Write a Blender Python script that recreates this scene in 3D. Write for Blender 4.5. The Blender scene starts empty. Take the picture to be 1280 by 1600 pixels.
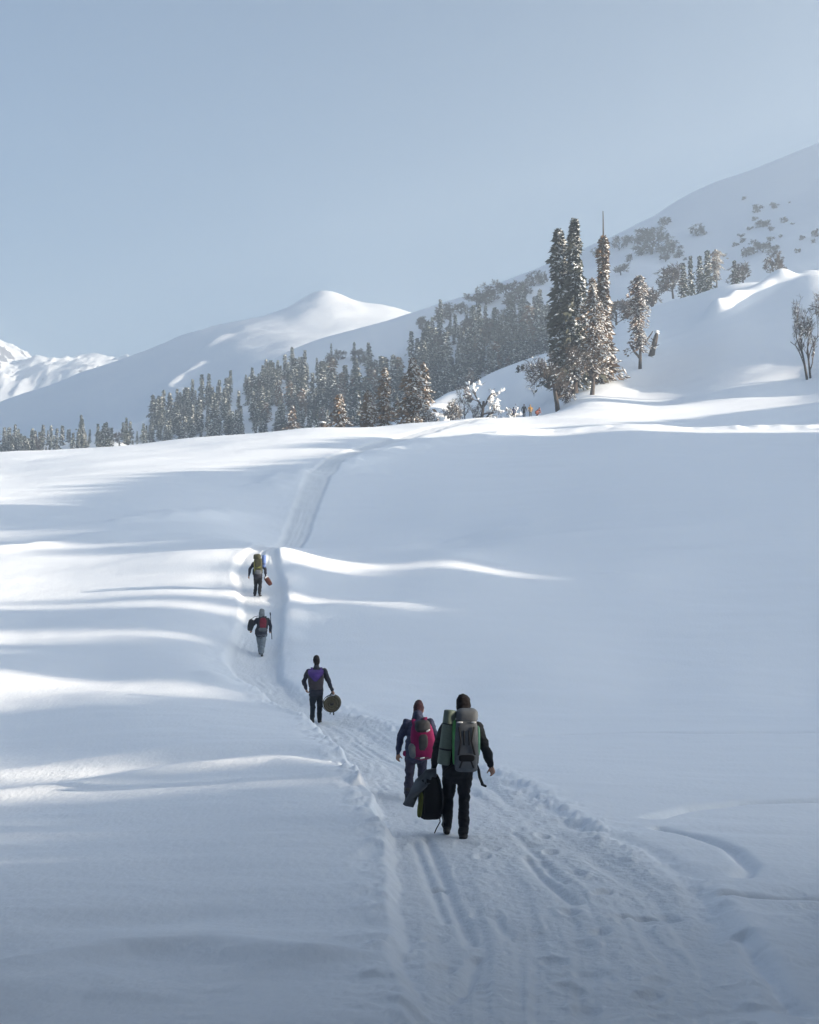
import bpy, bmesh, math, random
import numpy as np
from mathutils import Vector, Matrix, Quaternion

scene = bpy.context.scene
COL = scene.collection
# ---------------------------------------------------------------- camera, sky, sun, exposure
HORIZON_V, FOCAL_PX = 930.0, 2200.0          # in pixels of the 1280 x 1600 photograph
cam_data = bpy.data.cameras.new('camera')
cam_data.sensor_fit = 'VERTICAL'; cam_data.sensor_height = 36.0; cam_data.sensor_width = 28.8
cam_data.lens = FOCAL_PX / 1600.0 * 36.0
cam_data.clip_start = 0.1; cam_data.clip_end = 12000.0
cam = bpy.data.objects.new('camera', cam_data); COL.objects.link(cam)
cam.rotation_euler = (math.radians(90) + math.atan((HORIZON_V - 800.0) / FOCAL_PX), 0, 0)
scene.camera = cam

SUN_ELEVATION, SUN_BEHIND = 11.5, 12.0       # degrees; low sun from the right, a little behind the camera
world = bpy.data.worlds.new('World'); scene.world = world; world.use_nodes = True
wn = world.node_tree.nodes; wl = world.node_tree.links
sky = wn.new('ShaderNodeTexSky'); sky.sky_type = 'NISHITA'; sky.sun_disc = False
sky.sun_elevation = math.radians(SUN_ELEVATION); sky.sun_rotation = math.radians(90 + SUN_BEHIND)
sky.altitude = 1300; sky.air_density = 1.0; sky.dust_density = 1.0; sky.ozone_density = 1.9
wl.new(sky.outputs[0], wn['Background'].inputs[0]); wn['Background'].inputs[1].default_value = 0.05

sun_data = bpy.data.lights.new('sun', 'SUN'); sun_data.energy = 5.0; sun_data.angle = math.radians(0.53)
sun_data.color = (1.0, 0.86, 0.67)
sun = bpy.data.objects.new('sun', sun_data); COL.objects.link(sun)
_e, _a = math.radians(SUN_ELEVATION), math.radians(SUN_BEHIND)
SUN_VEC = Vector((math.cos(_e) * math.cos(_a), -math.cos(_e) * math.sin(_a), math.sin(_e)))
sun.rotation_euler = SUN_VEC.to_track_quat('Z', 'Y').to_euler()

vs = scene.view_settings
vs.view_transform = 'Standard'; vs.look = 'None'; vs.gamma = 1.0; vs.use_curve_mapping = False
vs.exposure = 1.82
scene.cycles.max_bounces = 6; scene.cycles.diffuse_bounces = 3; scene.cycles.volume_bounces = 1
scene.cycles.transparent_max_bounces = 8; scene.cycles.use_denoising = True
scene.cycles.sample_clamp_indirect = 6.0

# ---------------------------------------------------------------- terrain maths (metres, camera at the origin, +y ahead)
F_PX = 2200.0
PITCH = math.atan((930.0 - 800.0) / F_PX)
CP, SP = math.cos(PITCH), math.sin(PITCH)

def ray(u, v):
    a, b = (u - 640.0) / F_PX, (800.0 - v) / F_PX
    return a, CP - b * SP, SP + b * CP

def at(u, v, d):
    x, y, z = ray(u, v)
    k = d / y
    return (x * k, d, z * k)

class Spline:
    """multiquadric interpolation with a linear tail"""
    def __init__(self, pts, vals, c=0.05, smooth=0.0):
        self.p = np.asarray(pts, float); self.c = c
        n, m = self.p.shape
        d = np.sqrt(((self.p[:, None] - self.p[None]) ** 2).sum(-1) + c * c)
        A = np.zeros((n + m + 1, n + m + 1))
        A[:n, :n] = d - smooth * np.eye(n); A[:n, n] = 1; A[:n, n + 1:] = self.p; A[n, :n] = 1; A[n + 1:, :n] = self.p.T
        b = np.zeros(n + m + 1); b[:n] = vals
        self.w = np.linalg.solve(A, b)
    def __call__(self, *q):
        q = [np.asarray(a, float) for a in q]
        n, m = self.p.shape
        out = self.w[n] + sum(self.w[n + 1 + k] * q[k] for k in range(m))
        for i in range(n):
            r2 = self.c ** 2
            for k in range(m):
                r2 = r2 + (q[k] - self.p[i, k]) ** 2
            out = out + self.w[i] * np.sqrt(r2)
        return out

def hash2(ix, iy, seed):
    h = (ix.astype(np.int64) * 374761393 + iy.astype(np.int64) * 668265263 + seed * 1442695041) & 0xffffffff
    h = ((h ^ (h >> 13)) * 1274126177) & 0xffffffff
    return ((h ^ (h >> 16)) & 0xffffff) / float(0xffffff)

def noise(x, y, seed=0):
    x = np.asarray(x, float); y = np.asarray(y, float)
    ix, iy = np.floor(x), np.floor(y)
    fx, fy = x - ix, y - iy
    fx = fx * fx * fx * (fx * (fx * 6 - 15) + 10); fy = fy * fy * fy * (fy * (fy * 6 - 15) + 10)
    a, b = hash2(ix, iy, seed), hash2(ix + 1, iy, seed)
    c, d = hash2(ix, iy + 1, seed), hash2(ix + 1, iy + 1, seed)
    return (a + (b - a) * fx) * (1 - fy) + (c + (d - c) * fx) * fy - 0.5

def fbm(x, y, seed=0, octaves=4, gain=0.5):
    s, a = 0.0, 1.0
    for o in range(octaves):
        s = s + a * noise(x * 2 ** o + o * 17.3, y * 2 ** o - o * 9.1, seed + o); a *= gain
    return s

def sstep(a, b, x):
    t = np.clip((x - a) / (b - a), 0, 1)
    return t * t * (3 - 2 * t)

# ---- the near slope: what distance the snow lies at along lines of sight that were measured
NEAR = [
    # left field
    (-500, 1640, 7.5), (0, 1640, 7.2), (0, 1520, 10.0), (0, 1400, 14.0), (0, 1250, 22.5), (0, 1112, 36), (0, 1050, 41.5), (0, 1000, 49), (0, 945, 56), (0, 885, 65), (0, 830, 80), (0, 790, 93), (0, 745, 132), (0, 707, 186),
    (-500, 1250, 22), (-500, 1050, 42), (-500, 900, 64), (-500, 800, 92), (-500, 740, 186),
    (300, 1640, 7.2), (300, 1500, 10.4), (300, 1380, 14.6), (300, 1240, 22.5), (300, 1180, 27), (300, 1100, 37.5), (300, 1063, 42), (300, 1000, 49.5), (300, 900, 60), (300, 868, 65), (300, 800, 88), (300, 740, 118), (300, 700, 152), (300, 684, 182),
    (160, 1095, 37), (160, 1070, 41),
    (480, 1600, 7.8), (500, 1300, 18), (480, 1200, 25),
    # along the path
    (850, 1620, 7.2), (850, 1450, 11.6), (760, 1308, 17.5), (660, 1255, 21), (610, 1200, 26), (500, 1133, 36), (420, 1080, 43), (400, 1031, 49), (410, 980, 53), (405, 929, 57), (415, 885, 61.5), (430, 866, 64.0),
    (445, 868, 76), (452, 860, 82), (480, 790, 100), (500, 740, 118), (525, 712, 134), (600, 690, 152), (640, 676, 164),
    (600, 708, 136), (760, 682, 156),
    # right field
    (1280, 1640, 7.4), (1280, 1500, 10.2), (1280, 1400, 13.3), (1280, 1250, 21.5), (1280, 1145, 33), (1280, 1080, 43), (1280, 1000, 51), (1280, 900, 61), (1280, 800, 79), (1280, 740, 102), (1280, 692, 136),
    (1000, 1250, 22), (1000, 1145, 33.5), (1000, 1080, 43.5), (1000, 1000, 51.5), (1000, 905, 61), (1000, 868, 67), (1000, 800, 83), (1000, 740, 106), (1000, 690, 140), (1000, 672, 155),
    (700, 1140, 35), (700, 1080, 43.5), (700, 1000, 50.5), (700, 905, 60), (700, 870, 64.5), (700, 860, 78), (700, 800, 92), (700, 740, 117), (800, 672, 163),
    (1800, 1250, 21), (1800, 1080, 42), (1800, 900, 60), (1800, 780, 82), (1800, 680, 134), (1800, 590, 200),
    # crest and the drop behind it
    (500, 668, 176), (640, 661, 186), (760, 656, 194), (860, 648, 200), (1060, 634, 203), (1280, 617, 200), (860, 672, 165), (1060, 668, 166), (1280, 664, 164),
    (0, 735, 225), (300, 712, 222), (500, 700, 218), (640, 692, 222), (760, 676, 228), (-500, 775, 225),
    (0, 790, 300), (300, 770, 300), (640, 740, 290),
    (870, 640, 216),
    (640, 690, 310), (760, 640, 340), (860, 600, 350), (1020, 520, 390), (1280, 480, 370), (1600, 440, 380),
    (-500, 815, 330), (-500, 830, 520), (0, 815, 400), (0, 830, 520), (300, 800, 400), (300, 820, 520), (640, 790, 420), (640, 805, 520), (860, 740, 440), (860, 760, 520), (1060, 640, 470), (1060, 680, 520), (1280, 600, 480), (1280, 640, 520), (1600, 560, 480), (1600, 600, 520),
]
_P, _V = [], []
for u, v, d in NEAR:
    x, y, z = ray(u, v)
    _P.append((x / y, math.log(d) * 0.35)); _V.append(z / y)
# the hill with the tall trees behind the crest, paced out on the map (x, y, height)
HILL = [(0, 258, 33.8), (7.3, 272, 39.2), (15.5, 285, 44), (30, 302, 52.4), (57, 330, 67.8), (73, 315, 69.9), (87, 300, 69.8),
    (20, 225, 28.5), (40, 225, 32), (60, 225, 36.5), (80, 225, 42), (100, 225, 48), (120, 225, 54), (20, 212, 26), (40, 212, 29), (60, 212, 32), (80, 212, 36), (100, 212, 41), (120, 212, 47),
    (20, 240, 31), (40, 240, 36), (60, 240, 42), (80, 240, 48), (100, 240, 54.5), (120, 240, 60), (8, 260, 36), (20, 260, 38.5), (40, 260, 44), (60, 260, 49.5), (80, 260, 55), (100, 260, 60), (120, 260, 65),
    (15, 280, 42.3), (30, 280, 46), (50, 280, 52.5), (70, 280, 58.5), (90, 280, 63.5), (110, 280, 62.8), (130, 280, 63.5), (50, 300, 58.5), (70, 300, 65), (105, 300, 68), (130, 300, 67.5), (40, 320, 58), (57, 318, 65), (95, 320, 69.8), (120, 320, 70)]
for x, y, z in HILL:
    _P.append((x / y, math.log(y) * 0.35)); _V.append(z / y)
_near = Spline(_P, _V, c=0.02, smooth=0.0)

# ---- the trodden path: left and right edge lines
EDGE_L = [(640, 1640, 7.2), (620, 1500, 10.3), (606, 1400, 13.4), (596, 1310, 17.5), (580, 1272, 20), (545, 1210, 25), (484, 1142, 34.6), (400, 1098, 40.5), (352, 1070, 44.5), (350, 1031, 49), (368, 985, 52.7), (372, 929, 57), (352, 885, 61.5), (385, 866, 64.5), (425, 862, 80), (452, 800, 97), (478, 745, 116), (512, 712, 134), (590, 690, 152), (680, 672, 172), (770, 660, 190), (800, 655, 197), (812, 660, 215)]
EDGE_R = [(1180, 1640, 7.2), (1165, 1500, 10.3), (1095, 1390, 13.6), (930, 1300, 18), (800, 1225, 23.7), (720, 1190, 27), (600, 1138, 35.3), (475, 1096, 41), (443, 1065, 44.8), (440, 1031, 49), (446, 985, 52.7), (449, 929, 57), (440, 885, 61.5), (436, 866, 64.5), (468, 862, 80), (498, 800, 97), (520, 745, 116), (556, 712, 134), (630, 690, 152), (720, 672, 172), (810, 660, 190), (850, 655, 197), (860, 660, 215)]
def _edge(E):
    q = sorted((d, at(u, v, d)[0]) for u, v, d in E)
    return np.array([a for a, _ in q]), np.array([b for _, b in q])
_EL, _ER = _edge(EDGE_L), _edge(EDGE_R)
def path_edges(y):
    def ev(E):
        ys, xs = E
        t = np.log(np.clip(y, ys[0], ys[-1])); T = np.log(ys)
        # smoothed linear interpolation
        return (np.interp(t - 0.03, T, xs) + 2 * np.interp(t, T, xs) + np.interp(t + 0.03, T, xs)) / 4
    return ev(_EL), ev(_ER)

# ---- shallow steps, drifts and old tracks in the snow: pixel polyline with distances, width, height
def _line(pts):
    return np.array([at(*p)[:2] for p in pts])
MARKS = [
    (_line([(1020, 1282, 19.5), (1080, 1262, 20.6), (1160, 1255, 21.1), (1300, 1254, 21.2)]), .12, -.12),
    (_line([(1030, 1300, 18.3), (1090, 1315, 17.5), (1145, 1335, 16.4), (1172, 1362, 15.1), (1160, 1378, 14.4)]), .09, -.10),
    (_line([(1140, 1406, 13.2), (1200, 1408, 13.1), (1300, 1410, 13.0)]), .09, -.11),
    (_line([(820, 1146, 33.3), (1000, 1142, 33.8), (1300, 1146, 33.2)]), .16, -.12),
    (_line([(640, 1082, 43), (900, 1081, 43.3), (1300, 1080, 43.3)]), .9, -.10),
    (_line([(930, 1172, 30), (1080, 1160, 31.5)]), .3, -.04),
    (_line([(-20, 1575, 8.5), (60, 1535, 9.5), (180, 1512, 10.1), (330, 1512, 10.2), (470, 1540, 9.4)]), .38, .15),
    (_line([(-20, 1500, 10.8), (120, 1475, 11.6), (300, 1462, 12.1), (520, 1480, 11.4)]), .7, -.09),
    (_line([(20, 1600, 7.9), (150, 1560, 8.8), (220, 1590, 8.1)]), .3, .07),
    (_line([(0, 1215, 25), (250, 1190, 26.3), (450, 1183, 26.8), (530, 1200, 25.8)]), .7, .10),
    (_line([(0, 1252, 22.3), (260, 1226, 23.6), (440, 1222, 24), (560, 1258, 21.5)]), .55, .10),
    (_line([(0, 1232, 23.6), (260, 1208, 25), (440, 1202, 25.3), (530, 1225, 23.8)]), .45, -.08),
    (_line([(1160, 1480, 10.9), (1200, 1540, 9.3), (1240, 1600, 8.1)]), .08, -.07), (_line([(900, 1290, 18.7), (1010, 1335, 16.3), (1085, 1385, 14.1), (1115, 1450, 11.7), (1110, 1480, 10.9)]), .16, -.07), (_line([(800, 1228, 23.4), (900, 1290, 18.7)]), .18, -.05),
    (_line([(445, 1010, 51), (452, 960, 54.5), (455, 900, 60)]), .5, .12),
    (_line([(600, 710, 136), (680, 692, 149), (760, 682, 156), (860, 673, 162), (1060, 670, 162), (1300, 668, 160)]), 2.2, .55),
    (_line([(420, 768, 107), (470, 738, 118)]), 2.0, .5), (_line([(535, 732, 122), (585, 714, 131)]), 1.8, .5),
    (_line([(200, 828, 80.5), (300, 803, 87), (360, 789, 92)]), 1.5, .4), (_line([(0, 858, 70), (180, 846, 74)]), 1.2, .3),
    (_line([(436, 868, 63.5), (600, 868, 64), (780, 876, 63.6), (970, 892, 61.8)]), .9, .12), (_line([(470, 968, 54), (690, 940, 56.5)]), 1.0, .2),
    (_line([(480, 862, 76), (700, 850, 80), (840, 825, 84)]), 1.5, .25),
    (_line([(668, 1308, 17.4), (688, 1360, 15.1), (712, 1420, 12.8), (738, 1475, 11.1)]), .055, -.055), (_line([(648, 1315, 17.0), (668, 1370, 14.7), (698, 1440, 12.1)]), .05, -.04),
    (_line([(825, 1335, 16.0), (852, 1372, 14.5), (900, 1412, 13.0)]), .055, -.06), (_line([(745, 1500, 10.4), (735, 1540, 9.4), (712, 1582, 8.4)]), .05, -.05), (_line([(800, 1300, 18.0), (835, 1330, 16.3), (880, 1375, 14.3)]), .05, -.03),
    (_line([(995, 1437, 12.2), (1012, 1438, 12.2)]), .09, -.09), (_line([(676, 1386, 14.0), (684, 1387, 14.0)]), .07, -.08), (_line([(1040, 1430, 12.4), (1052, 1436, 12.2)]), .08, -.06), (_line([(770, 1430, 12.4), (800, 1470, 11.2)]), .06, -.04),
    (_line([(330, 1085, 41.5), (345, 1100, 40.2)]), .5, .15),
]
HILL_DRIFT = _line([(1215, 470, 292), (1165, 496, 286), (1125, 512, 280)])
def seg_dist(x, y, L):
    best = np.full(np.shape(x), 1e9)
    for (ax, ay), (bx, by) in zip(L[:-1], L[1:]):
        dx, dy = bx - ax, by - ay
        t = np.clip(((x - ax) * dx + (y - ay) * dy) / (dx * dx + dy * dy), 0, 1)
        best = np.minimum(best, (x - ax - t * dx) ** 2 + (y - ay - t * dy) ** 2)
    return np.sqrt(best)

_prints = []
def boot_prints():
    if not _prints:
        g = np.random.default_rng(12)
        for lane, ph in ((.20, .1), (.45, .5), (.70, .3)):
            y = 7.0 + ph
            while y < 42:
                for sgn in (-1, 1):
                    l, r = path_edges(np.array([y])); w = float(r[0] - l[0])
                    l2, r2 = path_edges(np.array([y + .5])); cx = float(l[0]) + w * (lane + .05 * math.sin(y * .35 + lane * 9)); cx2 = float(l2[0]) + float(r2[0] - l2[0]) * lane
                    if g.random() < .6:
                        _prints.append((cx + sgn * .11 + g.normal() * .04, y + g.normal() * .06, math.atan2(-(cx2 - cx), .5) + g.normal() * .2, .012 + .028 * g.random()))
                    y += .62 + .12 * g.random()
    return _prints

def base_height(x, y):
    r = np.hypot(x, y); a = np.arctan2(x, y)
    ac = np.clip(a, -0.46, 0.50)
    ye = np.maximum(r * np.cos(ac), 4.0)
    z = ye * _near(np.tan(ac), np.log(ye) * 0.35)
    back = sstep(0.7, 1.5, np.abs(a))
    z = z * (1 - back) + back * (-2.6 + 0.02 * r)
    return z

def near_height(x, y, fine=True):
    x = np.asarray(x, float); y = np.asarray(y, float)
    z = base_height(x, y)
    # wind drifts, long along x
    z = z + 0.30 * fbm(x / 16.0, y / 6.0, 3, 3) * sstep(12, 60, y) + 0.05 * fbm(x / 5.0, y / 2.2, 9, 3) + 0.022 * fbm(x / 1.3 + y / 3, y / 0.6, 14, 3) * (1 - sstep(50, 80, y))
    z = z + (3.4 + 2.0 * noise(x / 5, y / 5, 81)) * np.exp(-(seg_dist(x, y, HILL_DRIFT) / (3.2 + 2.5 * noise(x / 7, y / 7, 82))) ** 2)
    if not fine:
        return z
    ok = (y > 6) & (np.abs(x) < 0.9 * y + 4)
    l, rr = path_edges(y)
    wob = 0.12 * fbm(x * 0 + 3.1, y * 0.7, 21, 3) + 0.035 * noise(x * 2.7, y * 3.1, 22)
    sc = np.clip(y / 30.0, 0.6, 2.2)
    dl, dr = x - (l + wob), (rr - wob * 0.8 + 0.06 * noise(x * 2, y * 2.3, 25)) - x
    inside = np.minimum(dl, dr)
    fade = sstep(6.0, 7.0, y) * (1 - sstep(196, 215, y))
    left = dl < dr
    far = sstep(34, 46, y)
    bank = np.where(left, 0.13 + 0.15 * sstep(14, 22, y) - 0.07 * far, 0.07 + 0.05 * sstep(18, 30, y) + 0.07 * far) - 0.04 * sstep(66, 90, y) - 0.05 * sstep(44, 52, y)
    soft = np.where(left, 0.20, 0.13 + 0.75 * (1 - far)) * sc
    edge = 1 - sstep(-0.05, soft, inside)
    out = np.maximum(-inside, 0)
    z = np.where(ok, z + fade * edge * bank * np.exp(-(out / np.where(left, 5.0, 3.0)) ** 2), z)
    # raised lips beside the path
    lip = np.exp(-((dl + 0.28 * sc) / (0.22 * sc)) ** 2) * (0.0 + 0.05 * fbm(x * 1.7, y * 1.5, 31, 3)) + np.exp(-((dr + 0.25 * sc) / (0.25 * sc)) ** 2) * 0.03
    z = np.where(ok, z + lip * fade * (1 - .5 * sstep(50, 60, y)), z)
    # churned floor of the path: ruts along it, footprints, crumbs near the edges
    ins = sstep(0.0, 0.35, inside) * fade
    mid = (x - l) / np.maximum(rr - l, .3)
    ruts = 0.050 * fbm(mid * 12 + 1.6 * noise(y * 0.16, mid * 2, 41), y * 0.09, 42, 3) * sstep(-0.15, 0.25, noise(x * .5, y * .22, 47)) + 0.026 * fbm(x * 1.3, y * 0.6, 45, 3)
    prints = 0.014 * fbm(x * 6.5, y * 4.0, 57, 2) - 0.02 * sstep(0.26, 0.40, noise(x * 3.2, y * 1.6, 51))
    z = np.where(ok, z + ins * (ruts + prints * sstep(0.15, 0.5, inside)), z)
    # boot prints in four lanes
    idx = np.where(ok & (inside > -0.1) & (y < 44))
    if len(idx[0]):
        zx, zy = x[idx], y[idx]; dz = np.zeros(len(zx))
        for (px, py, ang, dep) in boot_prints():
            near = np.abs(zy - py) < 0.5
            a, b = zx[near] - px, zy[near] - py; c_, s_ = math.cos(ang), math.sin(ang)
            q = ((a * c_ + b * s_) / 0.075) ** 2 + ((-a * s_ + b * c_) / 0.17) ** 2
            dz[near] += -dep * np.exp(-q * q) + 0.35 * dep * np.exp(-(np.sqrt(q) - 1.5) ** 2 * 6)
        z[idx] += dz
    crumbs = np.exp(-(np.maximum(-inside, 0) / 0.35) ** 2) * np.exp(-(np.maximum(inside, 0) / 0.25) ** 2)
    z = np.where(ok, z + crumbs * fade * (0.05 + 0.08 * sstep(12, 22, y)) * (1 - 0.75 * sstep(38, 47, y)) * np.maximum(fbm(x * 5.0, y * 4.2, 61, 4), -0.12), z)
    # trampled ground right of the path close to the camera
    tr = sstep(0.2, 0.9, -dr) * (1 - sstep(12.5, 14.0, y)) * (1 - sstep(2.2, 5.0, -dr)) * sstep(5, 6, y)
    z = np.where(ok, z + tr * (0.05 * fbm(x * 2.6, y * 2.2, 71, 3) - 0.03 * sstep(0.2, 0.35, noise(x * 3.1, y * 2.4, 73))), z)
    for L, w, h in MARKS:
        if h < 0 and w < 0.2:      # a crisp little step
            z = z + h * np.exp(-(seg_dist(x, y, L) / w) ** 2)
        else:
            z = z + h * np.exp(-(seg_dist(x, y, L) / w) ** 2) * (0.75 + 0.6 * noise(x * .8, y * .8, 77))
    return z

# ---- sun
SUN_EL = math.radians(11.5); SUN_AZ = math.radians(12.0)     # from the right, a little behind the camera
SUN = (math.cos(SUN_EL) * math.cos(SUN_AZ), -math.cos(SUN_EL) * math.sin(SUN_AZ), math.sin(SUN_EL))
# ---------------------------------------------------------------- materials
def mat(name, color, rough=0.8, var=0.0, scale=8.0, bump=0.0, bscale=60.0, spec=0.3, detail=4.0, color2=None, coord='Object'):
    m = bpy.data.materials.new(name); m.use_nodes = True
    n = m.node_tree.nodes; l = m.node_tree.links; b = n['Principled BSDF']
    b.inputs['Base Color'].default_value = (*color, 1); b.inputs['Roughness'].default_value = rough
    b.inputs['Specular IOR Level'].default_value = spec
    tc = n.new('ShaderNodeTexCoord')
    if var or color2:
        t = n.new('ShaderNodeTexNoise'); t.inputs['Scale'].default_value = scale; t.inputs['Detail'].default_value = detail
        l.new(tc.outputs[coord], t.inputs['Vector'])
        r = n.new('ShaderNodeValToRGB'); r.color_ramp.elements[0].position = 0.3; r.color_ramp.elements[1].position = 0.7
        c2 = color2 or tuple(min(1, c * (1 + var)) for c in color)
        c1 = color if color2 else tuple(c * (1 - var) for c in color)
        r.color_ramp.elements[0].color = (*c1, 1); r.color_ramp.elements[1].color = (*c2, 1)
        l.new(t.outputs['Fac'], r.inputs['Fac']); l.new(r.outputs['Color'], b.inputs['Base Color'])
    if bump:
        t2 = n.new('ShaderNodeTexNoise'); t2.inputs['Scale'].default_value = bscale; t2.inputs['Detail'].default_value = 5
        l.new(tc.outputs[coord], t2.inputs['Vector'])
        bp = n.new('ShaderNodeBump'); bp.inputs['Strength'].default_value = 1.0; bp.inputs['Distance'].default_value = bump
        l.new(t2.outputs['Fac'], bp.inputs['Height']); l.new(bp.outputs['Normal'], b.inputs['Normal'])
    return m

def snow_material(name, fine=True):
    m = bpy.data.materials.new(name); m.use_nodes = True
    n = m.node_tree.nodes; l = m.node_tree.links; b = n['Principled BSDF']
    b.inputs['Base Color'].default_value = (0.83, 0.865, 0.925, 1)
    b.inputs['Roughness'].default_value = 0.65; b.inputs['Specular IOR Level'].default_value = 0.25
    if fine:
        g = n.new('ShaderNodeNewGeometry')
        mp = n.new('ShaderNodeMapping'); mp.inputs['Scale'].default_value = (1.3, 0.75, 1.0)
        l.new(g.outputs['Position'], mp.inputs['Vector'])
        t = n.new('ShaderNodeTexNoise'); t.inputs['Scale'].default_value = 9.0; t.inputs['Detail'].default_value = 6
        l.new(mp.outputs['Vector'], t.inputs['Vector'])
        t1 = n.new('ShaderNodeTexNoise'); t1.inputs['Scale'].default_value = 1.1; t1.inputs['Detail'].default_value = 4
        l.new(mp.outputs['Vector'], t1.inputs['Vector'])
        # trodden snow is rougher: the mesh carries how trodden it is
        at_ = n.new('ShaderNodeAttribute'); at_.attribute_name = 'trodden'
        mu = n.new('ShaderNodeMath'); mu.operation = 'MULTIPLY_ADD'; mu.inputs[1].default_value = 0.018; mu.inputs[2].default_value = 0.010
        l.new(at_.outputs['Fac'], mu.inputs[0])
        bp = n.new('ShaderNodeBump'); bp.inputs['Strength'].default_value = 1.0
        l.new(mu.outputs[0], bp.inputs['Distance']); l.new(t.outputs['Fac'], bp.inputs['Height'])
        bp2 = n.new('ShaderNodeBump'); bp2.inputs['Distance'].default_value = 0.015
        l.new(t1.outputs['Fac'], bp2.inputs['Height']); l.new(bp.outputs['Normal'], bp2.inputs['Normal'])
        l.new(bp2.outputs['Normal'], b.inputs['Normal'])
        mx = n.new('ShaderNodeMixRGB'); mx.inputs[1].default_value = (0.83, 0.865, 0.925, 1); mx.inputs[2].default_value = (0.76, 0.79, 0.84, 1)
        l.new(at_.outputs['Fac'], mx.inputs[0]); l.new(mx.outputs[0], b.inputs['Base Color'])
    return m

M_SNOW = snow_material('snow')
def mountain_material():
    m = snow_material('mountain_snow', False)
    n = m.node_tree.nodes; l = m.node_tree.links; b = n['Principled BSDF']
    g = n.new('ShaderNodeNewGeometry')
    t = n.new('ShaderNodeTexNoise'); t.inputs['Scale'].default_value = 0.02; t.inputs['Detail'].default_value = 8
    l.new(g.outputs['Position'], t.inputs['Vector'])
    bp = n.new('ShaderNodeBump'); bp.inputs['Distance'].default_value = 4.0; bp.inputs['Strength'].default_value = 0.5
    l.new(t.outputs['Fac'], bp.inputs['Height']); l.new(bp.outputs['Normal'], b.inputs['Normal'])
    return m
M_MOUNTAIN = mountain_material()

# ---------------------------------------------------------------- helpers
def tag(o, label=None, cat=None, group=None, kind=None):
    if label: o['label'] = label
    if cat: o['category'] = cat
    if group: o['group'] = group
    if kind: o['kind'] = kind
    return o

def link_mesh(name, verts, faces, material=None, parent=None, smooth=False):
    me = bpy.data.meshes.new(name); me.from_pydata([tuple(v) for v in verts], [], [tuple(f) for f in faces])
    for mm in (material if isinstance(material, (list, tuple)) else [material]):
        if mm: me.materials.append(mm)
    if smooth: me.shade_smooth()
    me.update()
    o = bpy.data.objects.new(name, me); COL.objects.link(o)
    if parent: o.parent = parent
    return o

def empty(name, loc=(0, 0, 0), rz=0.0):
    o = bpy.data.objects.new(name, None); COL.objects.link(o); o.location = loc; o.rotation_euler = (0, 0, rz)
    o.empty_display_size = 0.1
    return o

def grid_mesh(name, X, Y, Z, material, wrap=False, attr=None):
    """sheet from 2-D arrays (rows x columns)"""
    r, c = X.shape
    co = np.stack([X, Y, Z], -1).reshape(-1, 3).astype(np.float32)
    i = np.arange(r * c).reshape(r, c)
    if wrap: i = np.concatenate([i, i[:, :1]], 1)
    q = np.stack([i[:-1, :-1], i[:-1, 1:], i[1:, 1:], i[1:, :-1]], -1).reshape(-1, 4).astype(np.int32)
    me = bpy.data.meshes.new(name)
    me.vertices.add(len(co)); me.vertices.foreach_set('co', co.ravel())
    me.loops.add(q.size); me.loops.foreach_set('vertex_index', q.ravel())
    me.polygons.add(len(q)); me.polygons.foreach_set('loop_start', np.arange(0, q.size, 4, dtype=np.int32))
    me.update(calc_edges=True); me.validate()
    me.shade_smooth(); me.materials.append(material)
    if attr is not None:
        a = me.attributes.new('trodden', 'FLOAT', 'POINT'); a.data.foreach_set('value', attr.ravel().astype(np.float32))
    o = bpy.data.objects.new(name, me); COL.objects.link(o)
    return o

# ---------------------------------------------------------------- the near slope, one sheet all round the camera
def build_ground():
    th = np.concatenate([np.linspace(-math.pi, -0.75, 60, endpoint=False), np.linspace(-0.75, -0.32, 70, endpoint=False),
                         np.linspace(-0.32, 0.32, 640, endpoint=False), np.linspace(0.32, 0.75, 70, endpoint=False), np.linspace(0.75, math.pi, 60, endpoint=False)])
    rr = np.concatenate([np.exp(np.linspace(math.log(0.5), math.log(6.5), 24, endpoint=False)), np.exp(np.linspace(math.log(6.5), math.log(70), 470, endpoint=False)),
                         np.exp(np.linspace(math.log(70), math.log(360), 300)), np.array([420., 520.])])
    TH, R = np.meshgrid(th, rr)
    X, Y = R * np.sin(TH), R * np.cos(TH)
    Z = near_height(X, Y)
    l, r2 = path_edges(Y); ins = np.minimum(X - l, r2 - X)
    tr = sstep(-0.1, 0.3, ins) * (Y > 6) * (1 - sstep(195, 212, Y))
    tr = np.maximum(tr, sstep(0.2, 0.9, X - r2) * (1 - sstep(12.5, 14, Y)) * (1 - sstep(2.2, 5, X - r2)) * (Y > 5) * .8)
    o = grid_mesh('snow_slope', X, Y, Z, M_SNOW, wrap=True, attr=tr)
    tag(o, kind='structure')
    return o
snow_slope = build_ground()
def ground_z(x, y):
    return float(near_height(np.array([x]), np.array([y]))[0])

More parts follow.
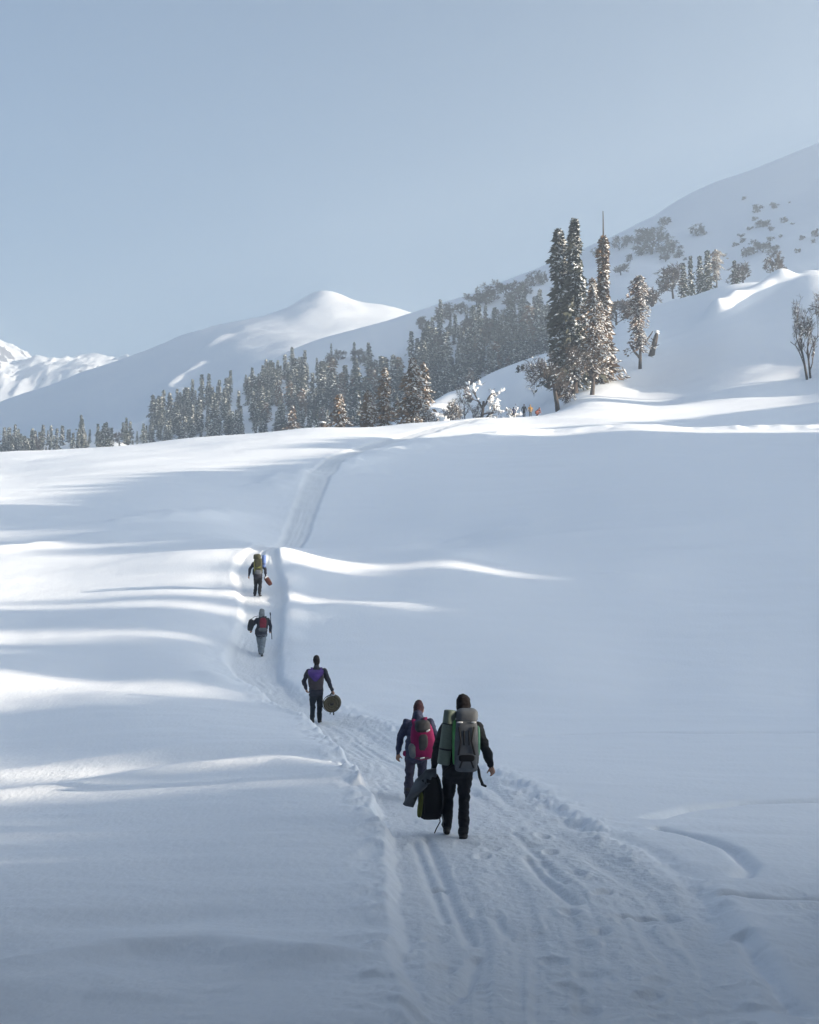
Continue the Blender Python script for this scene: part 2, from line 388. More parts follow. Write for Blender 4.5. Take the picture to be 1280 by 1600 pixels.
# ---------------------------------------------------------------- the ridge to the right of the frame, its crest heights fitted to shade the slope in streaks
RIDGE_X = 112.0
RIDGE_H = [(-17.0, 22.13), (-16.5, 22.09), (-16.0, 22.09), (-15.5, 22.07), (-15.0, 22.03), (-14.5, 21.98), (-14.0, 21.91), (-13.5, 21.81), (-13.0, 21.8), (-12.5, 21.79), (-12.0, 21.83), (-11.5, 21.81), (-11.0, 21.79), (-10.5, 21.78), (-10.0, 21.83), (-9.5, 21.83), (-9.0, 21.82), (-8.5, 21.81), (-8.0, 21.83), (-7.5, 21.83), (-7.0, 21.9), (-6.5, 21.92), (-6.0, 21.93), (-5.5, 21.93), (-5.0, 21.94), (-4.5, 21.97), (-4.0, 22.05), (-3.5, 21.26), (-3.0, 20.85), (-2.5, 20.96), (-2.0, 22.11), (-1.5, 22.17), (-1.0, 20.77), (-0.5, 20.76), (0.0, 20.74), (0.5, 22.3), (1.0, 22.34), (1.5, 22.37), (2.0, 22.4), (2.5, 22.41), (3.0, 22.45), (3.5, 22.49), (4.0, 22.51), (4.5, 22.54), (5.0, 22.64), (5.5, 22.71), (6.0, 22.78), (6.5, 22.82), (7.0, 22.86), (7.5, 22.89), (8.0, 22.94), (8.5, 22.97), (9.0, 23.06), (9.5, 23.13), (10.0, 22.39), (10.5, 22.28), (11.0, 22.01), (11.5, 21.9), (12.0, 21.78), (12.5, 21.68), (13.0, 21.65), (13.5, 21.71), (14.0, 21.8), (14.5, 22.73), (15.0, 24.28), (15.5, 24.43), (16.0, 24.51), (16.5, 24.59), (17.0, 24.65), (17.5, 24.72), (18.0, 24.78), (18.5, 24.84), (19.0, 24.88), (19.5, 24.94), (20.0, 25.01), (20.5, 25.08), (21.0, 25.18), (21.5, 25.24), (22.0, 24.05), (22.5, 23.88), (23.0, 23.75), (23.5, 23.6), (24.0, 23.61), (24.5, 25.87), (25.0, 25.99), (25.5, 26.18), (26.0, 26.43), (26.5, 26.54), (27.0, 26.7), (27.5, 26.78), (28.0, 26.86), (28.5, 22.97), (29.0, 22.97), (29.5, 27.2), (30.0, 26.17), (30.5, 26.05), (31.0, 22.47), (31.5, 22.47), (32.0, 25.75), (32.5, 25.74), (33.0, 25.65), (33.5, 25.64), (34.0, 25.61), (34.5, 25.59), (35.0, 25.86), (35.5, 26.08), (36.0, 26.22), (36.5, 26.21), (37.0, 26.35), (37.5, 23.47), (38.0, 24.97), (38.5, 24.97), (39.0, 22.47), (39.5, 22.47), (40.0, 28.65), (40.5, 28.67), (41.0, 28.71), (41.5, 28.83), (42.0, 28.84), (42.5, 28.86), (43.0, 28.93), (43.5, 28.94), (44.0, 30.95), (44.5, 31.1), (45.0, 31.25), (45.5, 30.35), (46.0, 30.42), (46.5, 30.56), (47.0, 30.61), (47.5, 30.7), (48.0, 30.66), (48.5, 30.74), (49.0, 30.91), (49.5, 31.05), (50.0, 31.12), (50.5, 32.51), (51.0, 32.59), (51.5, 32.69), (52.0, 32.75), (52.5, 32.91), (53.0, 32.99), (53.5, 33.14), (54.0, 33.21), (54.5, 33.34), (55.0, 33.43), (55.5, 33.63), (56.0, 33.71), (56.5, 33.84), (57.0, 33.9), (57.5, 34.06), (58.0, 34.16), (58.5, 34.29), (59.0, 34.52), (59.5, 34.79), (60.0, 34.96), (60.5, 35.05), (61.0, 35.15), (61.5, 35.37), (62.0, 35.46), (62.5, 35.54), (63.0, 35.71), (63.5, 35.78), (64.0, 34.57), (64.5, 34.68), (65.0, 34.77), (65.5, 34.88), (66.0, 34.97), (66.5, 34.88), (67.0, 34.95), (67.5, 35.03), (68.0, 35.26), (68.5, 35.22), (69.0, 35.35), (69.5, 35.44), (70.0, 35.41), (70.5, 35.52), (71.0, 35.6), (71.5, 35.87), (72.0, 35.84), (72.5, 35.91), (73.0, 36.01), (73.5, 36.11), (74.0, 36.2), (74.5, 36.33), (75.0, 36.4), (75.5, 36.49), (76.0, 36.4), (76.5, 36.49), (77.0, 36.59), (77.5, 36.56), (78.0, 36.81), (78.5, 36.84), (79.0, 36.95), (79.5, 37.02), (80.0, 36.91), (80.5, 37.01), (81.0, 37.12), (81.5, 37.22), (82.0, 37.19), (82.5, 37.27), (83.0, 37.35), (83.5, 37.43), (84.0, 37.51), (84.5, 37.59), (85.0, 37.67), (85.5, 37.75), (86.0, 37.76), (86.5, 37.79), (87.0, 37.95), (87.5, 37.82), (88.0, 37.9), (88.5, 37.97), (89.0, 38.07), (89.5, 38.16), (90.0, 38.14), (90.5, 38.24), (91.0, 38.34), (91.5, 38.43), (92.0, 37.48), (92.5, 37.35), (93.0, 37.42), (93.5, 37.52), (94.0, 37.61), (94.5, 38.76), (95.0, 37.7), (95.5, 37.57), (96.0, 37.66), (96.5, 37.54), (97.0, 37.64), (97.5, 37.74), (98.0, 37.63), (98.5, 37.7), (99.0, 37.78), (99.5, 37.87), (100.0, 37.76), (100.5, 37.86), (101.0, 37.96), (101.5, 37.85), (102.0, 37.93), (102.5, 38.02), (103.0, 38.12), (103.5, 38.0), (104.0, 38.03), (104.5, 38.14), (105.0, 38.25), (105.5, 38.13), (106.0, 38.21), (106.5, 38.31), (107.0, 38.17), (107.5, 38.26), (108.0, 38.33), (108.5, 38.34), (109.0, 38.41), (109.5, 38.44), (110.0, 38.42), (110.5, 38.46), (111.0, 38.53), (111.5, 38.63), (112.0, 38.49), (112.5, 38.52), (113.0, 38.63), (113.5, 38.74), (114.0, 38.57), (114.5, 38.69), (115.0, 38.55), (115.5, 38.81), (116.0, 38.67), (116.5, 38.76), (117.0, 41.07), (117.5, 41.2), (118.0, 41.09), (118.5, 41.13), (119.0, 41.27), (119.5, 41.38), (120.0, 41.28), (120.5, 41.41), (121.0, 41.19), (121.5, 41.31), (122.0, 41.44), (122.5, 41.27), (123.0, 41.4), (123.5, 41.42), (124.0, 41.54), (124.5, 41.68), (125.0, 41.53), (125.5, 41.64), (126.0, 41.65), (126.5, 41.77), (127.0, 41.6), (127.5, 41.7), (128.0, 41.73), (128.5, 41.85), (129.0, 41.95), (129.5, 41.95), (130.0, 41.99), (130.5, 42.16), (131.0, 42.0), (131.5, 42.3), (132.0, 39.64), (132.5, 38.44), (133.0, 39.39), (133.5, 38.36), (134.0, 38.41), (134.5, 38.42), (135.0, 34.86), (135.5, 34.84), (136.0, 34.61), (136.5, 34.39), (137.0, 34.14), (137.5, 33.94), (138.0, 33.75), (138.5, 33.17), (139.0, 32.66), (139.5, 31.87), (140.0, 31.95), (140.5, 31.95), (141.0, 32.06), (141.5, 32.15), (142.0, 31.95), (142.5, 32.25), (143.0, 32.35), (143.5, 32.46), (144.0, 32.46), (144.5, 32.61), (145.0, 32.61), (145.5, 32.77), (146.0, 33.06), (146.5, 33.11), (147.0, 40.09), (147.5, 39.86), (148.0, 39.93), (148.5, 39.94), (149.0, 39.54), (149.5, 39.32), (150.0, 39.04), (150.5, 39.05), (151.0, 39.03), (151.5, 35.65), (152.0, 38.98), (152.5, 38.98), (153.0, 38.99), (153.5, 38.9), (154.0, 38.72), (154.5, 38.77), (155.0, 38.54), (155.5, 38.62), (156.0, 38.61), (156.5, 38.8), (157.0, 38.68), (157.5, 38.68), (158.0, 38.68), (158.5, 38.59), (159.0, 38.74), (159.5, 38.84), (160.0, 39.0), (160.5, 38.76), (161.0, 38.79), (161.5, 38.85), (162.0, 38.78), (162.5, 38.77), (163.0, 38.68), (163.5, 38.68), (164.0, 38.59), (164.5, 38.71), (165.0, 38.66), (165.5, 38.73), (166.0, 38.64), (166.5, 38.72), (167.0, 38.65), (167.5, 38.72), (168.0, 38.74), (168.5, 38.74), (169.0, 38.81), (169.5, 38.79), (170.0, 38.79), (170.5, 38.63), (171.0, 38.63), (171.5, 38.73), (172.0, 38.77), (172.5, 38.63), (173.0, 38.66), (173.5, 38.66), (174.0, 38.57), (174.5, 38.58), (175.0, 38.59), (175.5, 38.58), (176.0, 38.49), (176.5, 38.51), (177.0, 38.62), (177.5, 38.63), (178.0, 38.55), (178.5, 38.55), (179.0, 38.48), (179.5, 38.38), (180.0, 38.39), (180.5, 38.29), (181.0, 38.2), (181.5, 38.26), (182.0, 38.38), (182.5, 38.33), (183.0, 38.58), (183.5, 38.51), (184.0, 38.64), (184.5, 38.81), (185.0, 38.92), (185.5, 39.04), (186.0, 39.13), (186.5, 39.24), (187.0, 39.32), (187.5, 39.43), (188.0, 39.62), (188.5, 39.71), (189.0, 39.9), (189.5, 39.46), (190.0, 40.04), (190.5, 40.3), (191.0, 40.34), (191.5, 47.35), (192.0, 47.36), (192.5, 47.58), (193.0, 47.58), (193.5, 47.8), (194.0, 47.8), (194.5, 48.01), (195.0, 48.05), (195.5, 48.24), (196.0, 48.28), (196.5, 48.43), (197.0, 48.44), (197.5, 48.35), (198.0, 47.82), (198.5, 47.21), (199.0, 46.5), (199.5, 45.85), (200.0, 45.35), (200.5, 45.18), (201.0, 45.24), (201.5, 45.21), (202.0, 45.21), (202.5, 45.08), (203.0, 44.87), (203.5, 44.64), (204.0, 44.43), (204.5, 44.48)]
def ridge_top(q, B, H):      # uneven crest, roughened to break the sunlight into thin streaks
    return np.interp(q, B, H) + (1.0 * noise(q * 1.1, q * 0, 91) + 0.7 * noise(q * 2.7, q * 0, 92)) * sstep(-20, -10, q) * (1 - sstep(150, 175, q))
def build_ridge():
    ys = np.arange(-70, 246, 0.3); xs = np.array([48., 60, 72, 82, 90, 96, 101, 105, 108, 110, 111, 112, 113, 115, 118, 124, 135, 155, 190, 250])
    B = np.array([a for a, _ in RIDGE_H], float); H = np.array([b for _, b in RIDGE_H], float)
    Y, X = np.meshgrid(ys, xs, indexing='ij')
    d = X - RIDGE_X
    Z = ridge_top(Y - d * SUN[1] / SUN[0], B, H) - np.where(d < 0, 0.36 * -d + 0.0012 * d * d, 0.10 * d + 0.0009 * d * d)
    Z = Z + 0.8 * fbm(X / 20, Y / 14, 5, 3) * sstep(3, 20, np.abs(d))
    o = grid_mesh('snow_ridge', X, Y, Z, M_SNOW); tag(o, kind='structure')
build_ridge()

# ---------------------------------------------------------------- mountains beyond
FAR_SCALE = 0.75      # the far heights stand this much nearer than first paced out
def build_mountain(name, pts, u0, u1, d0, d1, nu, nd, rough, seed, c=0.03):
    P, V = [], []
    pts = [(u, v, d * FAR_SCALE if d > 520 else d) for u, v, d in pts]; d1 *= FAR_SCALE; d0 = d0 * FAR_SCALE if d0 > 520 else d0
    for u, v, d in pts:
        x, y, z = ray(u, v); P.append((x / y, math.log(d) * 0.5)); V.append(z / y)
    S = Spline(P, V, c=c)
    t = np.linspace((u0 - 640) / F_PX, (u1 - 640) / F_PX, nu); y = np.exp(np.linspace(math.log(d0), math.log(d1), nd))
    T, Y = np.meshgrid(t, y); X = T * Y
    Z = Y * S(T, np.log(Y) * 0.5) + rough(X, Y, seed)
    o = grid_mesh(name, X, Y, Z, M_MOUNTAIN); tag(o, kind='structure')
    fn = lambda x, y: y * S(x / y, np.log(y) * 0.5) + rough(x, y, seed)
    return o, fn

def ridged(x, y, seed, o=4):
    s, a = 0, 1.0
    for k in range(o):
        s = s + a * (0.5 - np.abs(noise(x * 2 ** k + k * 5.7, y * 2 ** k + k * 3.3, seed + k)) * 2); a *= 0.5
    return s
def _wp(x, y, z):      # a map point as (u, v, distance before scaling)
    f = y * CP + z * SP
    return (640 + F_PX * x / f, 800 - F_PX * (-y * SP + z * CP) / f, y / FAR_SCALE)
R_PTS = [(-400, 735, 700), (0, 705, 700), (120, 692, 720), (240, 655, 780), (380, 592, 880), (450, 556, 940), (560, 522, 1000), (640, 497, 1050), (760, 447, 1100), (860, 418, 1150), (980, 365, 1200),
    (-400, 800, 450), (0, 790, 450), (300, 770, 450), (640, 740, 480), (860, 690, 480), (1060, 600, 480), (1280, 560, 480), (1600, 540, 480),
    (200, 700, 600), (400, 665, 680), (560, 610, 760), (700, 560, 780), (860, 510, 800), (1000, 450, 800), (420, 705, 560), (640, 672, 560), (300, 655, 720),
    (-400, 790, 1000), (0, 770, 1000), (240, 730, 1060), (450, 640, 1250), (640, 570, 1400), (860, 490, 1550)]
_face = lambda x, y: 296 + .4 * (min(x, 420) - 240) + .35 * (y - 965)
R_PTS += [_wp(x, y, _face(x, y)) for x, y in [(202, 965), (281, 965), (350, 965), (420, 965), (600, 965), (900, 965), (1200, 965), (190, 850), (260, 850), (340, 850), (420, 850), (650, 850), (1000, 850), (150, 700), (200, 700), (280, 700), (400, 700), (600, 700), (800, 700), (180, 600), (280, 600), (420, 600), (650, 600)]]
R_PTS += [_wp(x, 1060, _face(x, 965) - 22) for x in (160, 202, 281, 350, 420, 600, 900)]
R_PTS += [_wp(x, 1260, _face(x, 965) - 90) for x in (250, 420, 700, 1100, 1500)]
mountain_r, r_height = build_mountain('wooded_mountain', R_PTS, -500, 2020, 420, 1750, 330, 190, lambda x, y, s: 6 * fbm(x / 130, y / 130, s, 5), 101)
M_PTS = [_wp(*q) for q in [(-1100, 1762, 25), (-800, 1762, 132), (-513, 1762, 240), (-400, 1762, 277), (-300, 1762, 314), (-200, 1762, 350), (-150, 1762, 366), (-108, 1762, 388), (-64, 1762, 370), (-32, 1762, 364), (4, 1762, 352.6), (96, 1762, 329), (290, 1762, 265), (600, 1762, 150),
    (-175, 1560, 293), (-108, 1560, 300), (-40, 1560, 296), (60, 1560, 285), (-300, 1560, 246), (-420, 1560, 200), (-513, 1560, 165), (-800, 1560, 65), (290, 1560, 230),
    (-108, 1350, 225), (-200, 1350, 196), (-300, 1350, 160), (-513, 1350, 86), (-800, 1350, -10), (96, 1350, 215), (290, 1350, 190),
    (-108, 1080, 135), (-300, 1080, 75), (-513, 1080, 5), (-800, 1080, -60), (96, 1080, 125), (290, 1080, 125),
    (-108, 2050, 280), (-513, 2050, 130), (-900, 2050, 10), (290, 2050, 150), (-108, 2200, 200), (-513, 2200, 60), (290, 2200, 60)]]
mountain_m, m_height = build_mountain('snow_mountain', M_PTS, -700, 1400, 1450, 2930, 260, 170, lambda x, y, s: 11 * fbm(x / 170, y / 150, s, 5) + sum(a * np.exp(-((x - p) / r) ** 2 - ((y - q) / (r * 1.6)) ** 2) for p, q, a, r in ((-246, 1418, 7, 8), (-239, 1438, 7, 8), (-231, 1458, 6, 8), (-223, 1474, 5, 7), (-239, 1403, 6, 7), (-231, 1390, 6, 7), (-224, 1379, 5, 6), (-225, 1545, 5, 7), (-216, 1560, 5, 7), (-208, 1573, 4, 6))), 131)
F_PTS = [(-400, 530, 3500), (0, 538, 3500), (30, 552, 3500), (55, 540, 3500), (80, 543, 3500), (130, 535, 3500), (175, 540, 3500), (210, 530, 3500), (240, 526, 3500), (300, 545, 3500), (420, 585, 3500), (900, 640, 3500),
    (-400, 690, 2950), (0, 690, 2950), (300, 670, 2950), (900, 700, 2950), (-400, 640, 4200), (300, 660, 4200), (900, 700, 4200)]
mountain_f, f_height = build_mountain('rocky_peaks', F_PTS, -350, 520, 2900, 4250, 330, 150, lambda x, y, s: 30 * (ridged(x / 120, y / 190, s, 4) - 1.25), 151)

def rocky_material():
    m = mountain_material(); m.name = 'rocky_snow'
    n = m.node_tree.nodes; l = m.node_tree.links; b = n['Principled BSDF']
    g = n.new('ShaderNodeNewGeometry'); sp = n.new('ShaderNodeSeparateXYZ'); l.new(g.outputs['Normal'], sp.inputs[0])
    t = n.new('ShaderNodeTexNoise'); t.inputs['Scale'].default_value = 0.03; t.inputs['Detail'].default_value = 7; l.new(g.outputs['Position'], t.inputs['Vector'])
    mu = n.new('ShaderNodeMath'); mu.operation = 'MULTIPLY_ADD'; mu.inputs[1].default_value = 0.55; l.new(t.outputs['Fac'], mu.inputs[0]); l.new(sp.outputs['Z'], mu.inputs[2])
    r = n.new('ShaderNodeValToRGB'); r.color_ramp.elements[0].position = 0.98; r.color_ramp.elements[1].position = 1.10
    r.color_ramp.elements[0].color = (0.16, 0.15, 0.15, 1); r.color_ramp.elements[1].color = (0.83, 0.865, 0.925, 1)
    l.new(mu.outputs[0], r.inputs['Fac']); l.new(r.outputs['Color'], b.inputs['Base Color'])
    return m
mountain_f.data.materials[0] = rocky_material()
# ---------------------------------------------------------------- the air
def build_haze():
    m = bpy.data.materials.new('haze'); m.use_nodes = True
    n = m.node_tree.nodes; l = m.node_tree.links; n.remove(n['Principled BSDF'])
    v = n.new('ShaderNodeVolumePrincipled'); v.inputs['Density'].default_value = HAZE_DENSITY
    v.inputs['Color'].default_value = (0.79, 0.895, 1.0, 1); v.inputs['Anisotropy'].default_value = 0.55
    l.new(v.outputs[0], n['Material Output'].inputs['Volume'])
    try: m.cycles.homogeneous_volume = True
    except Exception: pass
    bm = bmesh.new(); bmesh.ops.create_cube(bm, size=1.0)
    x0, x1, y0, y1, z0, z1 = -2000, 850, -600, 3300, -140, 500
    for w in bm.verts:
        w.co = ((x0 + x1) / 2 + w.co.x * (x1 - x0), (y0 + y1) / 2 + w.co.y * (y1 - y0), (z0 + z1) / 2 + w.co.z * (z1 - z0))
    me = bpy.data.meshes.new('haze'); bm.to_mesh(me); bm.free(); me.materials.append(m)
    o = bpy.data.objects.new('haze', me); COL.objects.link(o); tag(o, kind='stuff')
HAZE_DENSITY = 0.00056
build_haze()
# ---------------------------------------------------------------- trees
M_BARK = mat('bark', (0.055, 0.045, 0.04), 0.9, 0.35, 3.0, 0.02, 12.0)
M_BARK_PALE = mat('bark_pale', (0.085, 0.065, 0.055), 0.9, 0.35, 3.0, 0.02, 12.0)
M_NEEDLE = mat('needles', (0.044, 0.055, 0.042), 0.85, 0.4, 0.6, spec=0.2)
M_NEEDLE_BROWN = mat('needles_brown', (0.135, 0.088, 0.052), 0.85, 0.35, 0.7, spec=0.2)
M_TWIG = mat('twigs', (0.115, 0.082, 0.066), 0.9, 0.3, 1.0, spec=0.2)
M_TWIG_GREY = mat('twigs_grey', (0.085, 0.070, 0.062), 0.9, 0.3, 1.0, spec=0.2)
M_TREESNOW = mat('tree_snow', (0.84, 0.86, 0.89), 0.7, spec=0.25, bump=0.02, bscale=6.0)

class Soup:
    """triangles and quads collected as arrays"""
    def __init__(self): self.v = []; self.q = []; self.t = []; self.n = 0
    def add(self, v, q=None, t=None):
        v = np.asarray(v, float).reshape(-1, 3)
        if q is not None and len(q): self.q.append(np.asarray(q, int).reshape(-1, 4) + self.n)
        if t is not None and len(t): self.t.append(np.asarray(t, int).reshape(-1, 3) + self.n)
        self.v.append(v); self.n += len(v)
    def mesh(self, name, material, smooth=False):
        me = bpy.data.meshes.new(name)
        if not self.v: return me
        v = np.concatenate(self.v).astype(np.float32)
        q = np.concatenate(self.q).ravel() if self.q else np.zeros(0, int)
        t = np.concatenate(self.t).ravel() if self.t else np.zeros(0, int)
        loops = np.concatenate([q, t]).astype(np.int32)
        starts = np.concatenate([np.arange(0, len(q), 4), len(q) + np.arange(0, len(t), 3)]).astype(np.int32)
        me.vertices.add(len(v)); me.vertices.foreach_set('co', v.ravel())
        me.loops.add(len(loops)); me.loops.foreach_set('vertex_index', loops)
        me.polygons.add(len(starts)); me.polygons.foreach_set('loop_start', starts)
        me.update(calc_edges=True); me.validate()
        if smooth: me.shade_smooth()
        me.materials.append(material)
        return me

def put(name, me, parent=None):
    o = bpy.data.objects.new(name, me); COL.objects.link(o)
    if parent: o.parent = parent
    return o

def norm(a): return a / np.maximum(np.linalg.norm(a, axis=-1, keepdims=True), 1e-9)

def diamonds(soup, c, axis, side, L, W):
    """flat leaf-like sprays: four corners each"""
    a, b = axis * (L[:, None] / 2), side * (W[:, None] / 2)
    v = np.stack([c - a, c + b - a * 0.1, c + a, c - b - a * 0.1], 1).reshape(-1, 3)
    soup.add(v, q=np.arange(len(c) * 4).reshape(-1, 4))

def pillows(soup, c, axis, side, L, W, T):
    """small thick lumps (six corners), for snow lying on branches"""
    up = np.cross(side, axis); up = np.where(up[:, 2:3] < 0, -up, up)
    a, b, u = axis * (L[:, None] / 2), side * (W[:, None] / 2), up * (T[:, None] / 2)
    v = np.stack([c - a, c + b, c + a, c - b, c + u, c - u], 1).reshape(-1, 3)
    k = np.arange(len(c))[:, None] * 6
    tri = np.array([[0, 1, 4], [1, 2, 4], [2, 3, 4], [3, 0, 4], [1, 0, 5], [2, 1, 5], [3, 2, 5], [0, 3, 5]])
    soup.add(v, t=(tri[None] + k[:, :, None]).reshape(-1, 3))

def tube(soup, pts, rad, sides=6):
    pts = np.asarray(pts, float); rad = np.asarray(rad, float); n = len(pts)
    tan = norm(np.gradient(pts, axis=0))
    ref = np.array([1.0, 0.13, 0.07]); s1 = norm(np.cross(tan, ref)); s2 = np.cross(tan, s1)
    ang = np.arange(sides) * 2 * math.pi / sides
    v = pts[:, None] + rad[:, None, None] * (np.cos(ang)[None, :, None] * s1[:, None] + np.sin(ang)[None, :, None] * s2[:, None])
    i = np.arange(n * sides).reshape(n, sides); j = np.roll(i, -1, 1)
    q = np.stack([i[:-1], j[:-1], j[1:], i[1:]], -1).reshape(-1, 4)
    soup.add(v.reshape(-1, 3), q=q, t=[(i[-1, 0], i[-1, k], i[-1, k + 1]) for k in range(1, sides - 1)] if sides > 2 else None)

def conifer_meshes(h, profile, seed, branches, sprays, size, snow=0.35, bare_top=0.0, crook=0.0, needle=None, droop=0.45, right_snow=0.0, tiers=0, bottom=0.0):
    """profile: crown radius (m) at even heights from base (0) to tip (1)"""
    rg = np.random.default_rng(seed)
    tr, cr, sn = Soup(), Soup(), Soup()
    zz = np.linspace(0, 1, 9)
    cx = crook * np.cumsum(rg.normal(size=9)) * 0.4; cy = crook * np.cumsum(rg.normal(size=9)) * 0.4
    cx -= cx[0]; cy -= cy[0]
    pts = np.stack([cx, cy, zz * h - 0.6 * (zz == 0)], 1)
    tube(tr, pts, np.interp(zz, [0, .05, 1], [h * .022, h * .017, h * .002 + .02]), 7)
    tp = np.linspace(0, 1, len(profile))
    z = rg.uniform(0, 1 - bare_top, branches) ** 0.92
    if tiers: z = np.clip((np.floor(z * tiers) + 0.5 + rg.normal(size=branches) * 0.22) / tiers, 0.005, 0.995 - bare_top)
    z = bottom + z * (1 - bottom)
    R = np.interp(z, tp, profile) * (0.55 + 0.6 * rg.random(branches))
    ph = rg.uniform(0, 2 * math.pi, branches)
    keep = R > 0.05; z, R, ph = z[keep], R[keep], ph[keep]
    # tufts: uneven crown with gaps
    R *= 0.85 + 0.40 * np.sin(ph * 2 + z * 17 + seed) + 0.32 * np.sin(ph * 3 - z * 37 + seed * 2)
    R = np.maximum(R, 0.05)
    dirs = np.stack([np.cos(ph), np.sin(ph), np.zeros_like(ph)], 1)
    org = np.stack([np.interp(z, zz, cx), np.interp(z, zz, cy), z * h], 1)
    for k in range(sprays):
        s = (k + rg.random(len(z))) / sprays
        c = org + dirs * (s * R)[:, None] + np.array([0, 0, 1.0]) * (0.10 * R * s - droop * R * s * s)[:, None]
        ax = norm(dirs + rg.normal(size=dirs.shape) * 0.35 + np.array([0, 0, -0.55]) * s[:, None])
        sd = norm(np.cross(ax, rg.normal(size=ax.shape)))
        L = size * (0.6 + 0.8 * rg.random(len(z))); W = L * (0.32 + 0.2 * rg.random(len(z)))
        diamonds(cr, c, ax, sd, L, W)
        m = rg.random(len(z)) < snow * (0.5 + 0.8 * s) * np.clip(1 + right_snow * dirs[:, 0], 0.2, 2)
        if m.any():
            flat = norm(np.cross(ax[m], np.array([0, 0, 1.0])))
            pillows(sn, c[m] + np.array([0, 0, 0.06 * size]), ax[m], flat, L[m] * 0.75, W[m] * 0.8, W[m] * 0.45)
    return tr.mesh('trunk', M_BARK), cr.mesh('crown', needle or M_NEEDLE), sn.mesh('snow', M_TREESNOW)

def broadleaf_meshes(h, seed, spread=0.6, levels=4, kids=4, trunk_r=None, lean=(0, 0), fork=0.25, snow=0.4, blob=0.35, twig_mat=None, twigs=3, thin=0.02, upright=0.5, bark=None, stems=None):
    """leafless tree: trunk and limbs, a crown of twigs, snow lying along the limbs"""
    rg = np.random.default_rng(seed)
    tr, cr, sn = Soup(), Soup(), Soup()
    trunk_r = trunk_r or h * 0.028
    SN = [[], [], [], []]
    def grow(p, d, L, r, lev):
        n = 4
        pts = [p]; dd = d
        for k in range(n):
            dd = norm(dd + rg.normal(size=3) * (0.07 if lev == 0 else 0.18) + np.array([0, 0, 0.06 * upright])); pts.append(pts[-1] + dd * L / n)
        pts = np.array(pts)
        rad = np.linspace(r, r * 0.55, n + 1)
        tgt = tr if lev <= 1 else cr
        tube(tgt, pts, rad, 6 if lev == 0 else (4 if lev == 1 else 3))
        if lev >= 1:
            for k in range(1, n + 1):
                if rg.random() < snow:
                    ax = norm(pts[k] - pts[k - 1]); b = blob * (0.5 + rg.random()) * (1.25 if lev < 3 else 0.8)
                    SN[0].append(pts[k] + np.array([0, 0, rad[k] + b * 0.12])); SN[1].append(ax); SN[2].append(b); SN[3].append(b * (0.45 + 0.4 * rg.random()))
        if lev < levels:
            nk = kids + int(rg.integers(0, 2)) if lev else kids + 1
            for k in range(nk):
                f = (fork + (1 - fork) * (k + rg.random()) / nk) if lev == 0 else (0.3 + 0.7 * (k + rg.random()) / nk)
                i = min(int(f * n), n - 1); q = pts[i] + (pts[i + 1] - pts[i]) * (f * n - i)
                side = rg.normal(size=3); side = norm(side - d * (side @ d))
                nd = norm(d * (1 - spread * 0.6) + side * spread + np.array([0, 0, upright * 0.35]))
                grow(q, nd, L * (0.62 - 0.03 * lev) * (0.7 + 0.5 * rg.random()), max(r * 0.5, thin), lev + 1)
        else:
            for k in range(twigs):
                nd = norm(dd + rg.normal(size=3) * 0.6); L2 = L * (0.5 + 0.6 * rg.random())
                c = pts[-1 - int(rg.integers(0, 3))] + nd * L2 / 2
                diamonds(cr, c[None], nd[None], norm(np.cross(nd, rg.normal(size=3)))[None], np.array([L2]), np.array([thin * 2.2]))
    for (ox, oy, dx, dy, sc) in (stems or [(0, 0, lean[0], lean[1], 1.0)]):
        grow(np.array([ox, oy, -0.5]), norm(np.array([dx, dy, 1.0])), h * 0.58 * sc, trunk_r * sc, 0)
    if SN[0]:
        c = np.array(SN[0]); ax = np.array(SN[1]); L = np.array(SN[2]); W = np.array(SN[3])
        sd = norm(np.cross(ax, np.array([0.03, 0.02, 1.0])) + 1e-6)
        pillows(sn, c, ax, sd, L, W, W * 0.8)
    # a real spread of lumps at odd angles reads as clotted snow
    return tr.mesh('trunk', bark or M_BARK), cr.mesh('crown', twig_mat or M_TWIG), sn.mesh('snow', M_TREESNOW)

def plant(name, meshes, loc, label, cat='tree', group=None, rz=0.0, scale=1.0, tilt=(0, 0)):
    e = empty(name, loc); e.rotation_euler = (tilt[0], tilt[1], rz); e.scale = (scale,) * 3
    tag(e, label, cat, group)
    for nm, me in zip(('trunk', 'crown', 'snow'), meshes):
        if me is not None and len(me.polygons):
            c = put(nm, me, e)
            if nm != 'trunk': c['kind'] = 'stuff'
    return e

def slope_at(u, v, d0=150.0, d1=420.0, step=1.0):
    """where a line of sight first meets the near slope beyond d0"""
    d = np.arange(d0, d1, step); x, y, z = ray(u, v); k = d / y
    g = near_height(x * k, d, False); below = np.where(z * k <= g)[0]
    dd = float(d[below[0]]) if len(below) else d1
    return at(u, v, dd)
def foot(u, d):
    x = (u - 640.0) / F_PX * d / ray(u, 640)[1]
    return (x, d, float(near_height(np.array([x]), np.array([d]), False)[0]))
def px_m(d): return d / F_PX          # metres per photograph pixel

M_FIR = mat('fir_needles', (0.060, 0.060, 0.045), 0.85, 0.45, 0.5, spec=0.2, color2=(0.036, 0.046, 0.036))
